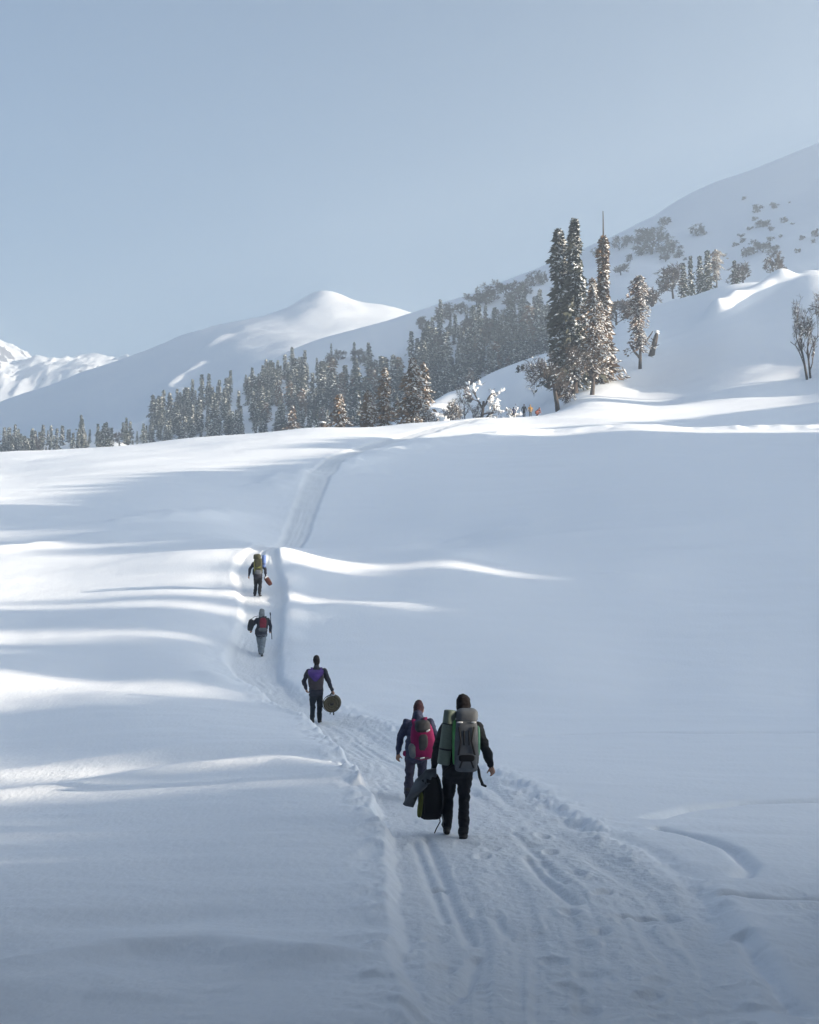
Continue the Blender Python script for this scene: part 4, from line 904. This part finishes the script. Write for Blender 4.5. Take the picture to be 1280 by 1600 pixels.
def add_body(F, J, hood=False, hat='hat', sleeve='jacket', baggy=1.0, boots='boots', hands=('skin', 'skin'), bulk=1.0):
    g = lambda k: V(*J[k])
    pel, che, nek, hd = g('pelvis'), g('chest'), g('neck'), g('head')
    b = bulk; hm = max(1.0, baggy * 0.98)
    F.loft('jacket', [pel + V(0, 0, -.10), pel + V(0, 0, .03), (pel * .55 + che * .45), che, che * .35 + nek * .65 + V(0, 0, -.05), nek], [(.190 * b * hm, .150 * b * hm), (.182 * b * hm, .142 * b * hm), (.175 * b, .135 * b), (.200 * b, .150 * b), (.165 * b, .120 * b), (.075, .078)])
    F.loft('trousers', [pel + V(0, 0, .05), pel + V(0, 0, -.14)], [(.165, .13), (.150, .13)])
    F.loft('skin', [nek, hd + V(0, -.01, -.06)], [.058, .058])
    # head with a face
    F.loft('skin', [hd + V(0, .03, -.105), hd + V(0, .012, -.05), hd, hd + V(0, -.005, .05), hd + V(0, -.01, .075)], [(.042, .045), (.066, .080), (.076, .095), (.074, .094), (.040, .050)])
    F.loft('skin', [hd + V(0, .090, .015), hd + V(0, .112, -.025)], [.010, .015])
    for s in (-1, 1):
        F.ball('skin', hd + V(s * .077, -.005, -.012), .010, .022, .032)
        F.ball('eyes', hd + V(s * .030, .088, .012), .010, .008, .007)
    F.ball('lips', hd + V(0, .090, -.062), .022, .009, .007)
    if hat == 'hood':
        F.loft('hat', [hd + V(0, -.03, -.13), hd + V(0, -.025, -.03), hd + V(0, -.02, .072)], [(.100, .095), (.100, .105), (.092, .102)])
    else:
        F.loft('hat', [hd + V(0, -.022, -.02), hd + V(0, -.015, .04), hd + V(0, -.013, .072)], [(.086, .092), (.090, .104), (.084, .097)])
        F.loft('hat', [hd + V(0, -.045, -.075), hd + V(0, -.03, -.01)], [(.060, .045), (.078, .070)])
    if hood:   # a lowered hood and collar round the neck
        F.loft('jacket', [nek + V(0, -.03, -.05), nek + V(0, -.035, .025)], [(.115, .105), (.085, .085)])
    else:
        F.loft('jacket', [nek + V(0, -.01, -.04), nek + V(0, 0, .03)], [(.085, .085), (.068, .070)])
    for s in 'LR':
        sh, el, wr = g('sh' + s) + V(0, 0, -.035), g('el' + s), g('wr' + s)
        F.loft(sleeve, [che * .35 + nek * .65 + V(0, 0, -.07), sh], [(.085, .085), (.072, .076)])
        F.loft(sleeve, [sh, sh * .5 + el * .5, el, el * .5 + wr * .5, wr], [.078 * b, .068 * b, .060 * b, .056 * b, .044 * b])
        d = norm(wr - el)
        hd_ = J.get('hand' + s, {})
        add_hand(F, hands[0 if s == 'L' else 1], wr + d * .015, hd_.get('d', d), hd_.get('n', V(1 if s == 'L' else -1, .2, 0)), hd_.get('curl', .45), hd_.get('side', 1 if s == 'L' else -1), 1.0)
        hp, kn, an, toe = g('hip' + s), g('kn' + s), g('an' + s), g('toe' + s)
        F.loft('trousers', [hp + V(0, 0, .04), hp * .6 + kn * .4, kn, kn * .45 + an * .55, an + V(0, 0, .035)], [(.098 * baggy, .108 * baggy), (.088 * baggy, .096 * baggy), (.070 * baggy, .074 * baggy), (.068 * baggy, .070 * baggy), (.060 * baggy, .062 * baggy)])
        fd = norm(toe - an)
        F.loft(boots, [an + V(0, 0, .06), an + V(0, 0, -.02)], [.056, .054])
        heel = an + V(0, 0, -.045) - fd * .035
        F.loft(boots, [heel, heel * .5 + toe * .5, toe], [(.042, .040), (.048, .042), (.044, .032)])

def person(label, u, v, d, J, mats, voxel=0.0095, yaw=0.0, scale=1.0, seed=0, **kw):
    F = Flesh(); add_body(F, J, **kw)
    allm = {'jacket': M_BLACK, 'trousers': M_BLACK2, 'skin': M_SKIN, 'hat': M_HAIR, 'boots': M_BOOT, 'eyes': M_PACKBLACK, 'lips': M_REDORANGE}; allm.update(mats)
    me = F.build('person', allm, voxel, seed=seed)
    o = put('person', me); tag(o, label, 'person')
    x, y, z = at(u, v, d); gz = ground_z(x, y)
    lo = min(J['anL'][2], J['anR'][2])
    o.location = (x, y, gz - 0.045); o.rotation_euler = (0, 0, yaw); o.scale = (scale,) * 3
    return o

# ---- gear: parts are made in the wearer's own space, then carried by an Empty at the gear's base
def rbox(c, size, p=4.0, rot=(0, 0, 0), taper=(0, 0), n=9, lump=0.0, seed=0):
    """rounded box: superellipsoid with a grid of n x n per side"""
    bm = bmesh.new(); bmesh.ops.create_cube(bm, size=2.0); bmesh.ops.subdivide_edges(bm, edges=bm.edges[:], cuts=n - 2, use_grid_fill=True)
    v = np.array([w.co[:] for w in bm.verts]); f = [[w.index for w in q.verts] for q in bm.faces]; bm.free()
    k = (np.abs(v) ** p).sum(1) ** (1 / p); v = v / k[:, None]
    if lump: v = v * (1 + lump * fbm(v[:, 0] * 2.2 + v[:, 1] * 1.7 + seed, v[:, 2] * 2.6 - v[:, 1], 300 + seed, 3))[:, None]
    v = v * (np.array(size) / 2); h = v[:, 2] / size[2]
    v[:, 0] *= 1 + taper[0] * h; v[:, 1] *= 1 + taper[1] * h
    R = np.array(Quaternion().to_matrix()) if rot == (0, 0, 0) else np.array((Matrix.Rotation(rot[2], 3, 'Z') @ Matrix.Rotation(rot[1], 3, 'Y') @ Matrix.Rotation(rot[0], 3, 'X')))
    return v @ R.T + np.array(c), f
def pipe(pts, r, sides=10):
    s = Soup(); pts = np.asarray(pts, float)
    rr = np.full(len(pts), r) if np.isscalar(r) else np.asarray(r, float)
    tube(s, pts, rr, sides); v = np.concatenate(s.v); f = [list(q) for a in s.q for q in a] + [list(q) for a in s.t for q in a]
    f.append(list(range(sides))[::-1]); return v, f
def ribbon(pts, w, t, side=(1, 0, 0)):
    """flat webbing along a line"""
    P = np.asarray(pts, float); T = norm(np.gradient(P, axis=0)); S = norm(np.array(side, float) - T * (T @ np.array(side, float))[:, None]); N = np.cross(T, S)
    a, b = S * w / 2, N * t / 2
    v = np.stack([P - a - b, P + a - b, P + a + b, P - a + b], 1).reshape(-1, 3); f = []
    for i in range(len(P) - 1):
        for k in range(4): f.append([i * 4 + k, i * 4 + (k + 1) % 4, i * 4 + 4 + (k + 1) % 4, i * 4 + 4 + k])
    n = len(P) * 4; f += [[3, 2, 1, 0], [n - 4, n - 3, n - 2, n - 1]]
    return v, f
def gear(name, label, cat, who, base, parts):
    """parts: list of (name, (verts, faces), material, [sub-parts])"""
    M = Matrix.LocRotScale(who.location, who.rotation_euler, who.scale)
    e = empty(name); tag(e, label, cat); e.matrix_world = M @ Matrix.Translation(base); e.scale = who.scale
    b = np.array(base, float)
    def mk(lst, par):
        for nm, (v, f), m, *sub in lst:
            o = link_mesh(nm, np.asarray(v) - b, f, m, par, smooth=True)
            if sub: mk(sub[0], o)
    mk(parts, e)
    return e

# ---------------- nearest walker: all in black under a tall grey pack
JA = dict(pelvis=(.03, .02, .96), chest=(.07, .08, 1.29), neck=(.09, .12, 1.49), head=(.10, .17, 1.635),
          shL=(-.12, .08, 1.41), elL=(-.22, .04, 1.13), wrL=(-.265, .06, .90), shR=(.27, .08, 1.41), elR=(.37, .02, 1.14), wrR=(.435, .06, .93),
          hipL=(-.065, .03, .88), knL=(-.085, .17, .50), anL=(-.10, .16, .13), toeL=(-.105, .32, .055), hipR=(.115, .01, .88), knR=(.105, .05, .50), anR=(.09, -.08, .10), toeR=(.115, .10, .04),
          handL=dict(d=(-.05, .1, -1), n=(1, 0, 0), curl=1.15), handR=dict(n=(-.6, .8, 0), curl=.45))
A = person('nearest walker in black with a tall grey backpack, seen from behind', 712, 1306, 17.5, JA, dict(jacket=M_BLACK, trousers=M_BLACK2, hat=M_HAIR), seed=1, baggy=1.05)
bx, by = .125, -.155
strapside = (1, 0, 0)
gear('backpack', 'tall grey hiking backpack with green sides on the nearest walker', 'backpack', A, (bx, by, .88), [
    ('bag', rbox((bx, by - .02, 1.20), (.30, .25, .60), 5, taper=(-.10, 0), lump=.05, seed=1), M_PACKGREY, [
        ('compression_strap', ribbon([(bx - .09, by - .149, 1.42), (bx - .07, by - .155, 1.25), (bx - .10, by - .152, 1.08)], .022, .006), M_STRAP),
        ('compression_strap', ribbon([(bx + .09, by - .149, 1.42), (bx + .06, by - .155, 1.25), (bx + .10, by - .152, 1.08)], .022, .006), M_STRAP),
        ('daisy_chain', ribbon([(bx - .03, by - .150, 1.38), (bx - .03, by - .155, 1.20)], .016, .008), M_STRAP),
        ('daisy_chain', ribbon([(bx + .03, by - .150, 1.38), (bx + .03, by - .155, 1.20)], .016, .008), M_STRAP)]),
    ('lid', rbox((bx + .01, by + .0, 1.545), (.27, .25, .17), 3.5, rot=(.12, 0, 0), lump=.06, seed=2), M_PACKGREY, [
        ('buckle', rbox((bx - .08, by - .135, 1.475), (.075, .02, .018), 5, n=4), M_WHITE), ('buckle', rbox((bx + .09, by - .130, 1.475), (.06, .02, .018), 5, n=4), M_WHITE)]),
    ('front_pocket', rbox((bx, by - .125, 1.00), (.25, .10, .20), 4, lump=.06, seed=3), M_PACKGREY, [
        ('pocket_mesh', rbox((bx, by - .150, 1.045), (.20, .07, .085), 3.5, seed=3), M_PACKBLACK),
        ('pocket_strap', ribbon([(bx - .05, by - .172, 1.02), (bx - .085, by - .172, .93)], .02, .008), M_STRAP), ('pocket_strap', ribbon([(bx + .05, by - .172, 1.02), (bx + .085, by - .172, .93)], .02, .008), M_STRAP)]),
    ('side_panel', rbox((bx - .145, by - .02, 1.23), (.05, .17, .55), 4, taper=(.1, 0), lump=.05, seed=4), M_GREEN),
    ('side_panel', rbox((bx + .145, by - .02, 1.24), (.05, .17, .36), 4, lump=.05, seed=5), M_TEAL),
    ('bottom_panel', rbox((bx, by - .02, .915), (.27, .23, .09), 4, lump=.05, seed=6), M_PACKGREY),
    ('shoulder_strap', ribbon([(bx - .10, by + .10, 1.40), (bx - .11, by + .20, 1.47), (bx - .12, by + .34, 1.40), (bx - .13, by + .38, 1.22), (bx - .15, by + .30, 1.02), (bx - .14, by + .08, .98)], .06, .02), M_PACKDARK),
    ('shoulder_strap', ribbon([(bx + .06, by + .10, 1.40), (bx + .07, by + .20, 1.47), (bx + .08, by + .34, 1.40), (bx + .09, by + .38, 1.22), (bx + .10, by + .30, 1.02), (bx + .12, by + .08, .98)], .06, .02), M_PACKDARK),
    ('hip_belt', ribbon([(bx + .13, by + .02, .94), (bx + .155, by + .05, .88), (bx + .165, by + .02, .80), (bx + .20, by + .0, .71)], .035, .012), M_STRAP, [('buckle', rbox((bx + .215, by + .0, .70), (.075, .02, .03), 5, n=4, rot=(0, .4, 0)), M_STRAP)]),
    ('hip_belt', ribbon([(bx - .12, by + .02, .95), (bx - .22, by + .03, .90), (bx - .27, by + .04, .84)], .035, .012), M_STRAP),
    ('label_tag', rbox((bx + .02, by - .10, .885), (.13, .03, .018), 5, n=4), M_OLIVE),
])
gear('foam_mat', 'rolled grey green foam mat strapped upright to the grey backpack', 'mat', A, (-.155, by - .02, .95), [
    ('roll', pipe([(-.155, by - .02, .955), (-.153, by - .02, .965), (-.11, by - .02, 1.28), (-.067, by - .02, 1.60), (-.066, by - .02, 1.612)], [.066, .077, .077, .077, .066], 18), M_MAT, [
        ('strap', pipe([(-.129 + .0, by - .02, 1.130), (-.126, by - .02, 1.150)], .0795, 18), M_STRAP), ('strap', pipe([(-.087, by - .02, 1.440), (-.085, by - .02, 1.452)], .0795, 18), M_STRAP)])])
gear('carried_bag', 'black bag with grey padded harness hanging from the nearest walker\'s left hand', 'bag', A, (-.31, .06, .26), [
    ('bag', rbox((-.305, .07, .535), (.30, .22, .58), 3.2, taper=(-.30, 0), lump=.08, seed=7), M_PACKBLACK, [('zip', ribbon([(-.37, -.045, .72), (-.39, -.055, .52), (-.38, -.045, .34)], .012, .01), M_STRAP)]),
    ('piping', rbox((-.425, .045, .46), (.07, .17, .36), 3, rot=(0, .12, 0), taper=(-.3, 0)), M_LIME),
    ('harness', ribbon([(-.24, .02, .80), (-.33, -.01, .795), (-.43, -.02, .70), (-.52, -.02, .56), (-.585, -.01, .43)], .17, .045, (.55, .1, .8)), M_PACKGREY),
    ('handle', ribbon([(-.30, .05, .77), (-.275, .05, .815), (-.25, .06, .77)], .03, .012, (0, 1, 0)), M_STRAP),
    ('shoulder_strap', ribbon([(-.22, .0, .77), (-.165, -.02, .62), (-.155, -.02, .45), (-.19, -.02, .33)], .04, .015, (0, 1, 0)), M_PACKDARK),
    ('dangling_strap', ribbon([(-.20, -.02, .31), (-.19, -.03, .24), (-.235, -.03, .16), (-.26, -.03, .10)], .014, .006), M_STRAP),
    ('dangling_strap', ribbon([(-.17, -.02, .33), (-.15, -.03, .25), (-.16, -.03, .19)], .02, .006), M_PACKGREY),
])

# ---------------- navy walker with the magenta pack
JB = dict(pelvis=(.03, .0, .90), chest=(.05, .16, 1.19), neck=(.045, .25, 1.36), head=(.05, .32, 1.475),
          shL=(-.13, .14, 1.30), elL=(-.24, .10, 1.03), wrL=(-.27, .14, .80), shR=(.24, .14, 1.30), elR=(.34, .12, 1.04), wrR=(.34, .24, .84),
          hipL=(-.06, .0, .82), knL=(-.08, .08, .46), anL=(-.10, -.20, .17), toeL=(-.11, -.06, .05), hipR=(.11, .0, .82), knR=(.12, .20, .48), anR=(.11, .24, .11), toeR=(.12, .40, .04),
          handL=dict(n=(.5, .8, 0), curl=.4))
B = person('walker in navy jacket and maroon hat carrying the magenta backpack', 648, 1263, 21.2, JB, dict(jacket=M_NAVY, trousers=M_PLUM, hat=M_MAROON, boots=M_BOOT), seed=2, hood=True, baggy=1.05, yaw=-.05, scale=.93)
bx, by = .135, -.10
gear('backpack', 'magenta and dark grey backpack on the navy walker', 'backpack', B, (bx, by, .72), [
    ('bag', rbox((bx, by, 1.02), (.38, .24, .60), 3.6, rot=(-.18, -.10, 0), taper=(-.22, 0), lump=.07, seed=11), M_MAGENTA),
    ('lid', rbox((bx + .0, by - .01, 1.235), (.25, .25, .21), 3, rot=(-.2, -.1, 0), lump=.07, seed=12), M_PACKDARK, [('logo_patch', rbox((bx + .09, by - .125, 1.185), (.07, .015, .025), 4, n=4, rot=(0, -.5, 0)), M_WHITE)]),
    ('front_panel', rbox((bx + .015, by - .11, .96), (.15, .07, .33), 3.5, lump=.06, seed=13), M_PACKDARK),
    ('side_pocket', rbox((bx - .145, by - .05, .86), (.15, .17, .24), 3.2, rot=(0, -.15, 0), lump=.1, seed=14), M_PACKGREY),
    ('hem_strap', ribbon([(bx - .10, by - .125, .755), (bx + .0, by - .14, .745), (bx + .10, by - .125, .765)], .02, .01, (0, 0, 1)), M_PACKDARK, [('buckle', rbox((bx + .0, by - .145, .755), (.075, .02, .022), 5, n=4, rot=(0, -.2, 0)), M_WHITE)]),
    ('hip_belt', rbox((bx - .26, by + .10, .80), (.13, .14, .09), 3, lump=.1, seed=15), M_MAGENTA),
    ('shoulder_strap', ribbon([(bx - .14, by + .10, 1.24), (bx - .16, by + .24, 1.33), (bx - .17, by + .38, 1.26), (bx - .18, by + .40, 1.08)], .065, .02), M_MAGENTA),
    ('shoulder_strap', ribbon([(bx + .02, by + .10, 1.24), (bx + .03, by + .24, 1.36), (bx + .04, by + .38, 1.27), (bx + .06, by + .40, 1.08)], .065, .02), M_MAGENTA),
])

# ---------------- third: slate jacket, purple flap, round roll in the right hand
JC = dict(pelvis=(.0, .0, .95), chest=(.0, .06, 1.29), neck=(.0, .09, 1.48), head=(.0, .11, 1.625),
          shL=(-.20, .06, 1.40), elL=(-.31, -.02, 1.13), wrL=(-.27, .14, .93), shR=(.20, .06, 1.40), elR=(.31, .0, 1.13), wrR=(.40, .05, .90),
          hipL=(-.09, .0, .87), knL=(-.09, .02, .49), anL=(-.09, -.12, .11), toeL=(-.10, .04, .04), hipR=(.09, .0, .87), knR=(.08, .14, .49), anR=(.08, .16, .12), toeR=(.10, .31, .05),
          handR=dict(n=(0, 1, 0), curl=1.0))
Cc = person('walker with a purple flapped pack carrying a round brown roll', 494, 1133, 36.0, JC, dict(jacket=M_SLATE, trousers=M_TEALDARK, hat=M_HAIR), voxel=.012, seed=3, bulk=1.02)
by = -.14
gear('backpack', 'flat brown grey backpack with purple triangular flap', 'backpack', Cc, (0, by, .92), [
    ('bag', rbox((.0, by, 1.15), (.40, .20, .48), 3.6, taper=(.10, 0), lump=.05, seed=21), M_BROWNPACK),
    ('flap', (np.array([(-.20, by - .10, 1.37), (.20, by - .10, 1.37), (.17, by - .125, 1.28), (.03, by - .125, 1.13), (-.03, by - .125, 1.13), (-.17, by - .125, 1.28), (-.19, by + .04, 1.415), (.19, by + .04, 1.415),
                        (-.20, by - .08, 1.35), (.20, by - .08, 1.35), (.17, by - .09, 1.28), (.03, by - .09, 1.13), (-.03, by - .09, 1.13), (-.17, by - .09, 1.28)]),
              [[0, 1, 7, 6], [0, 5, 4, 3, 2, 1], [8, 9, 10, 11, 12, 13], [0, 8, 13, 5], [5, 13, 12, 4], [4, 12, 11, 3], [3, 11, 10, 2], [2, 10, 9, 1], [1, 9, 8, 0]]), M_PURPLE),
    ('shoulder_strap', ribbon([(-.11, by + .08, 1.37), (-.12, by + .22, 1.46), (-.13, by + .38, 1.36), (-.14, by + .38, 1.12)], .06, .02), M_PURPLE),
    ('shoulder_strap', ribbon([(.11, by + .08, 1.37), (.12, by + .22, 1.46), (.13, by + .38, 1.36), (.14, by + .38, 1.12)], .06, .02), M_PURPLE)])
def spiral_roll(c, R, L, turns=3.2, thick=.052, sq=0.92):
    th = np.linspace(0.6, turns * 2 * math.pi, 90); r = R * (0.16 + 0.84 * th / th[-1])
    n = len(th); v = []
    for y0 in (-L / 2, L / 2):
        for off in (-thick / 2, thick / 2):
            for a, rr in zip(th, r): v.append((c[0] + (rr + off) * math.cos(a), c[1] + y0, c[2] + sq * (rr + off) * math.sin(a)))
    f = []
    for i in range(n - 1):
        for a, b in ((0, 1), (1, 3), (3, 2), (2, 0)): f.append([a * n + i, a * n + i + 1, b * n + i + 1, b * n + i])
    f += [[0, n, 3 * n, 2 * n], [n - 1, 3 * n - 1, 4 * n - 1, 2 * n - 1]]
    return np.array(v), f
gear('sleeping_roll', 'round brown rolled mat hanging from a walker\'s right hand', 'rolled mat', Cc, (.40, .03, .34), [
    ('roll', spiral_roll((.395, .03, .56), .215, .50), M_BUNDLE, [('cord', pipe([(.395 + .225 * math.cos(a), -.16, .56 + .21 * math.sin(a)) for a in np.linspace(0, 6.28, 30)], .008, 5), M_STRAP), ('cord', pipe([(.395 + .225 * math.cos(a), .2, .56 + .21 * math.sin(a)) for a in np.linspace(0, 6.28, 30)], .008, 5), M_STRAP)]),
    ('core', rbox((.395, .03, .56), (.12, .46, .10), 3), M_BROWNPACK),
    ('handle', ribbon([(.36, -.16, .77), (.385, -.02, .815), (.40, .05, .82), (.40, .2, .77)], .03, .012), M_STRAP),
    ('loose_end', ribbon([(.45, -.2, .36), (.46, -.2, .31), (.45, -.2, .28)], .03, .01), M_STRAP), ('loose_end', ribbon([(.37, -.2, .35), (.365, -.2, .30)], .02, .01), M_STRAP)])

# ---------------- fourth: grey hood and trousers, dark jacket, red pack, dark bag at the left side
JD = dict(pelvis=(.0, .0, .92), chest=(.02, .10, 1.22), neck=(.03, .16, 1.41), head=(.0, .20, 1.535),
          shL=(-.17, .10, 1.33), elL=(-.30, .0, 1.12), wrL=(-.36, .10, .95), shR=(.21, .10, 1.33), elR=(.33, .0, 1.09), wrR=(.30, .18, .92),
          hipL=(-.08, .0, .85), knL=(-.08, .22, .50), anL=(-.06, .22, .14), toeL=(-.06, .37, .07), hipR=(.09, .0, .85), knR=(.07, .03, .47), anR=(.04, -.14, .11), toeR=(.04, .02, .04), handR=dict(curl=1.1, n=(0, 1, 0)), handL=dict(curl=1.0, n=(0, 1, 0)))
D = person('walker in grey trousers and grey hood with a red backpack', 408, 1031, 49.5, JD, dict(jacket=M_SLATE, trousers=M_GREYTROUSERS, hat=M_GREYHOOD, boots=M_BOOT), voxel=.014, seed=4, hat='hood', baggy=1.18)
by = -.11
gear('backpack', 'red and grey backpack on the walker in grey trousers', 'backpack', D, (.08, by, .90), [
    ('bag', rbox((.08, by, 1.16), (.34, .24, .50), 3.5, lump=.06, seed=31), M_PACKDARK),
    ('front_panel', rbox((.085, by - .09, 1.19), (.24, .12, .38), 3.2, lump=.06, seed=32), M_RED),
    ('bottom_pocket', rbox((.07, by - .09, .97), (.28, .12, .14), 3.5, seed=33), M_PACKGREY),
    ('shoulder_strap', ribbon([(-.04, by + .10, 1.34), (-.05, by + .24, 1.42), (-.06, by + .38, 1.32), (-.07, by + .38, 1.08)], .06, .02), M_PACKDARK), ('shoulder_strap', ribbon([(.14, by + .10, 1.34), (.14, by + .24, 1.42), (.14, by + .38, 1.32), (.14, by + .38, 1.08)], .06, .02), M_PACKDARK)])
gear('carried_bag', 'dark bag slung at the left side of the walker in grey trousers', 'bag', D, (-.36, .0, .92), [
    ('bag', rbox((-.37, .02, 1.12), (.20, .30, .42), 3, rot=(0, .18, 0), lump=.08, seed=34), M_PACKDARK), ('sling', ribbon([(-.40, .0, 1.30), (-.24, .0, 1.41), (-.10, .04, 1.44)], .05, .015, (0, 1, 0)), M_STRAP)])
gear('walking_pole', 'thin grey walking pole held upright by the walker in grey trousers', 'pole', D, (.37, .16, .55), [('shaft', pipe([(.36, .18, .62), (.34, .17, .95), (.30, .15, 1.50)], .014, 7), M_PACKGREY, [('grip', pipe([(.303, .15, 1.46), (.298, .149, 1.56)], .02, 8), M_STRAP)])])

# ---------------- furthest of the five: olive pack, blue mat
JE = dict(pelvis=(.0, .0, .96), chest=(.0, .10, 1.28), neck=(.0, .16, 1.47), head=(.0, .21, 1.60),
          shL=(-.20, .10, 1.38), elL=(-.33, .04, 1.13), wrL=(-.37, .08, .88), shR=(.20, .10, 1.38), elR=(.29, .04, 1.12), wrR=(.30, .08, .88),
          hipL=(-.09, .0, .87), knL=(-.09, .10, .49), anL=(-.12, .0, .11), toeL=(-.16, .15, .04), hipR=(.09, .0, .87), knR=(.08, .04, .49), anR=(.08, -.10, .11), toeR=(.13, .06, .04), handR=dict(curl=1.1))
E = person('dark clad walker furthest up the track under an olive backpack', 403, 929, 57.0, JE, dict(jacket=M_SLATE, trousers=M_BLACK2, hat=M_HAIR), voxel=.014, seed=5, baggy=1.05)
by = -.13
gear('backpack', 'big olive and lime backpack on the walker furthest up the track', 'backpack', E, (0, by, .90), [
    ('bag', rbox((.02, by, 1.25), (.36, .28, .68), 3.8, lump=.06, seed=41), M_OLIVE), ('lid', rbox((-.02, by, 1.62), (.30, .28, .24), 3.2, lump=.06, seed=42), M_OLIVE),
    ('front_pocket', rbox((.04, by - .13, 1.00), (.26, .10, .18), 3.5, seed=43), M_PACKGREY),
    ('strap', ribbon([(-.12, by - .15, 1.20), (.0, by - .165, 1.17), (.14, by - .15, 1.22)], .05, .012, (0, 0, 1)), M_LIME), ('strap', ribbon([(-.13, by - .14, 1.45), (-.12, by - .16, 1.25), (-.11, by - .14, 1.02)], .03, .012), M_LIME),
    ('side_panel', rbox((-.17, by, 1.02), (.06, .2, .26), 3.5, seed=44), M_PACKDARK),
    ('shoulder_strap', ribbon([(-.10, by + .12, 1.42), (-.10, by + .26, 1.48), (-.11, by + .40, 1.38), (-.12, by + .40, 1.12)], .06, .02), M_PACKDARK), ('shoulder_strap', ribbon([(.10, by + .12, 1.42), (.10, by + .26, 1.48), (.11, by + .40, 1.38), (.12, by + .40, 1.12)], .06, .02), M_PACKDARK)])
gear('foam_mat', 'rolled blue mat upright beside the olive backpack', 'mat', E, (.25, by, 1.12), [('roll', pipe([(.24, by, 1.20), (.24, by, 1.21), (.25, by, 1.43), (.26, by, 1.68), (.26, by, 1.69)], [.07, .085, .085, .085, .07], 14), M_BLUE, [('strap', pipe([(.245, by, 1.32), (.245, by, 1.35)], .088, 14), M_STRAP)])])
gear('carried_bag', 'small russet roll bag in the right hand of the furthest track walker', 'bag', E, (.42, .08, .45), [('bag', rbox((.40, .08, .66), (.20, .22, .44), 3, rot=(0, -.6, 0), lump=.06, seed=45), M_RUSSET, [('trim', rbox((.33, .0, .80), (.14, .1, .06), 4, n=5, rot=(0, -.6, 0)), M_WHITE)]), ('handle', ribbon([(.28, .06, .76), (.30, .08, .83), (.36, .08, .80)], .03, .015, (0, 1, 0)), M_STRAP)])

# ---------------- the far walkers on the crest
JF = dict(JC); JF.update(wrL=(-.30, .05, .88), wrR=(.30, .05, .88), anL=(-.10, .0, .11), toeL=(-.11, .16, .04), anR=(.10, .0, .11), toeR=(.11, .16, .04), knL=(-.1, .05, .49), knR=(.1, .05, .49))
JF.pop('handR', None)
JK = dict(JF); JK.update(pelvis=(.0, -.1, .50), chest=(.05, .18, .74), neck=(.06, .30, .88), head=(.06, .38, .99), shL=(-.15, .22, .84), elL=(-.25, .30, .60), wrL=(-.2, .45, .40), shR=(.25, .22, .84), elR=(.32, .30, .60), wrR=(.25, .45, .40), hipL=(-.09, -.1, .44), knL=(-.14, .28, .46), hipR=(.09, -.1, .44), knR=(.16, .28, .46))
def far_person(u, d, J, mats, label, yaw=0.0, s=1.0, seed=0):
    x = at(u, 655, d)[0]
    vv = 930 - ground_z(x, d) * F_PX / d
    return person(label, u, vv, d, J, mats, voxel=.03, yaw=yaw, scale=s, seed=seed)
f1 = far_person(803, 190, JF, dict(jacket=M_NAVY, trousers=M_TEALDARK), 'far walker in dark blue on the crest, leftmost of four', .3, .95, 6)
f2 = far_person(819, 190, JF, dict(jacket=M_TEALDARK, trousers=M_BLACK2), 'far walker in black on the crest, left of the orange coat', -.2, 1.05, 7)
f3 = far_person(829, 191, JF, dict(jacket=M_ORANGE, trousers=M_OLIVE, hat=M_ORANGE), 'far walker in orange coat on the crest', .1, 1.0, 8)
f4 = far_person(839, 190, JK, dict(jacket=M_REDORANGE, trousers=M_RUSSET, hat=M_MAROON), 'far walker in red crouching on the crest, rightmost of four', -1.0, 1.1, 9)
# ---------------------------------------------------------------- unseen trees added round the camera, blocking sky to darken the near snow
def build_added_wood():
    s = Soup(); rg = np.random.default_rng(5)
    spots = [(-34 + 68 * (k + rg.random()) / 30, -5.5 - 9 * rg.random()) for k in range(30)]
    spots += [(sd * (7.5 + 5 * rg.random()), -5 + 15 * (k + rg.random()) / n_) for sd, n_ in ((-1, 9), (1, 12)) for k in range(n_)]
    for x, y in spots:
        h = 25 + 9 * rg.random(); z0 = ground_z(x, y)
        tube(s, [(x, y, z0 - .5), (x, y, z0 + h)], [.35, .05], 6)
        n = 260; z = rg.uniform(0.06, 1, n); R = 3.0 * (1 - z) ** .8 * (.7 + .5 * rg.random(n)) + .2; ph = rg.uniform(0, 6.28, n)
        d = np.stack([np.cos(ph), np.sin(ph), -.35 * np.ones(n)], 1)
        c = np.array([x, y, z0]) + np.stack([0 * z, 0 * z, z * h], 1) + d * (R / 2)[:, None]
        diamonds(s, c, norm(d), norm(np.cross(d, rg.normal(size=d.shape))), R * 1.1, R * .5)
        diamonds(s, c, norm(d), norm(np.cross(d, rg.normal(size=d.shape))), R * 1.1, R * .5)
    o = put('added_shade_wood', s.mesh('added_shade_wood', M_NEEDLE)); tag(o, 'added conifers around the viewpoint that darken the near snow', kind='stuff')
build_added_wood()
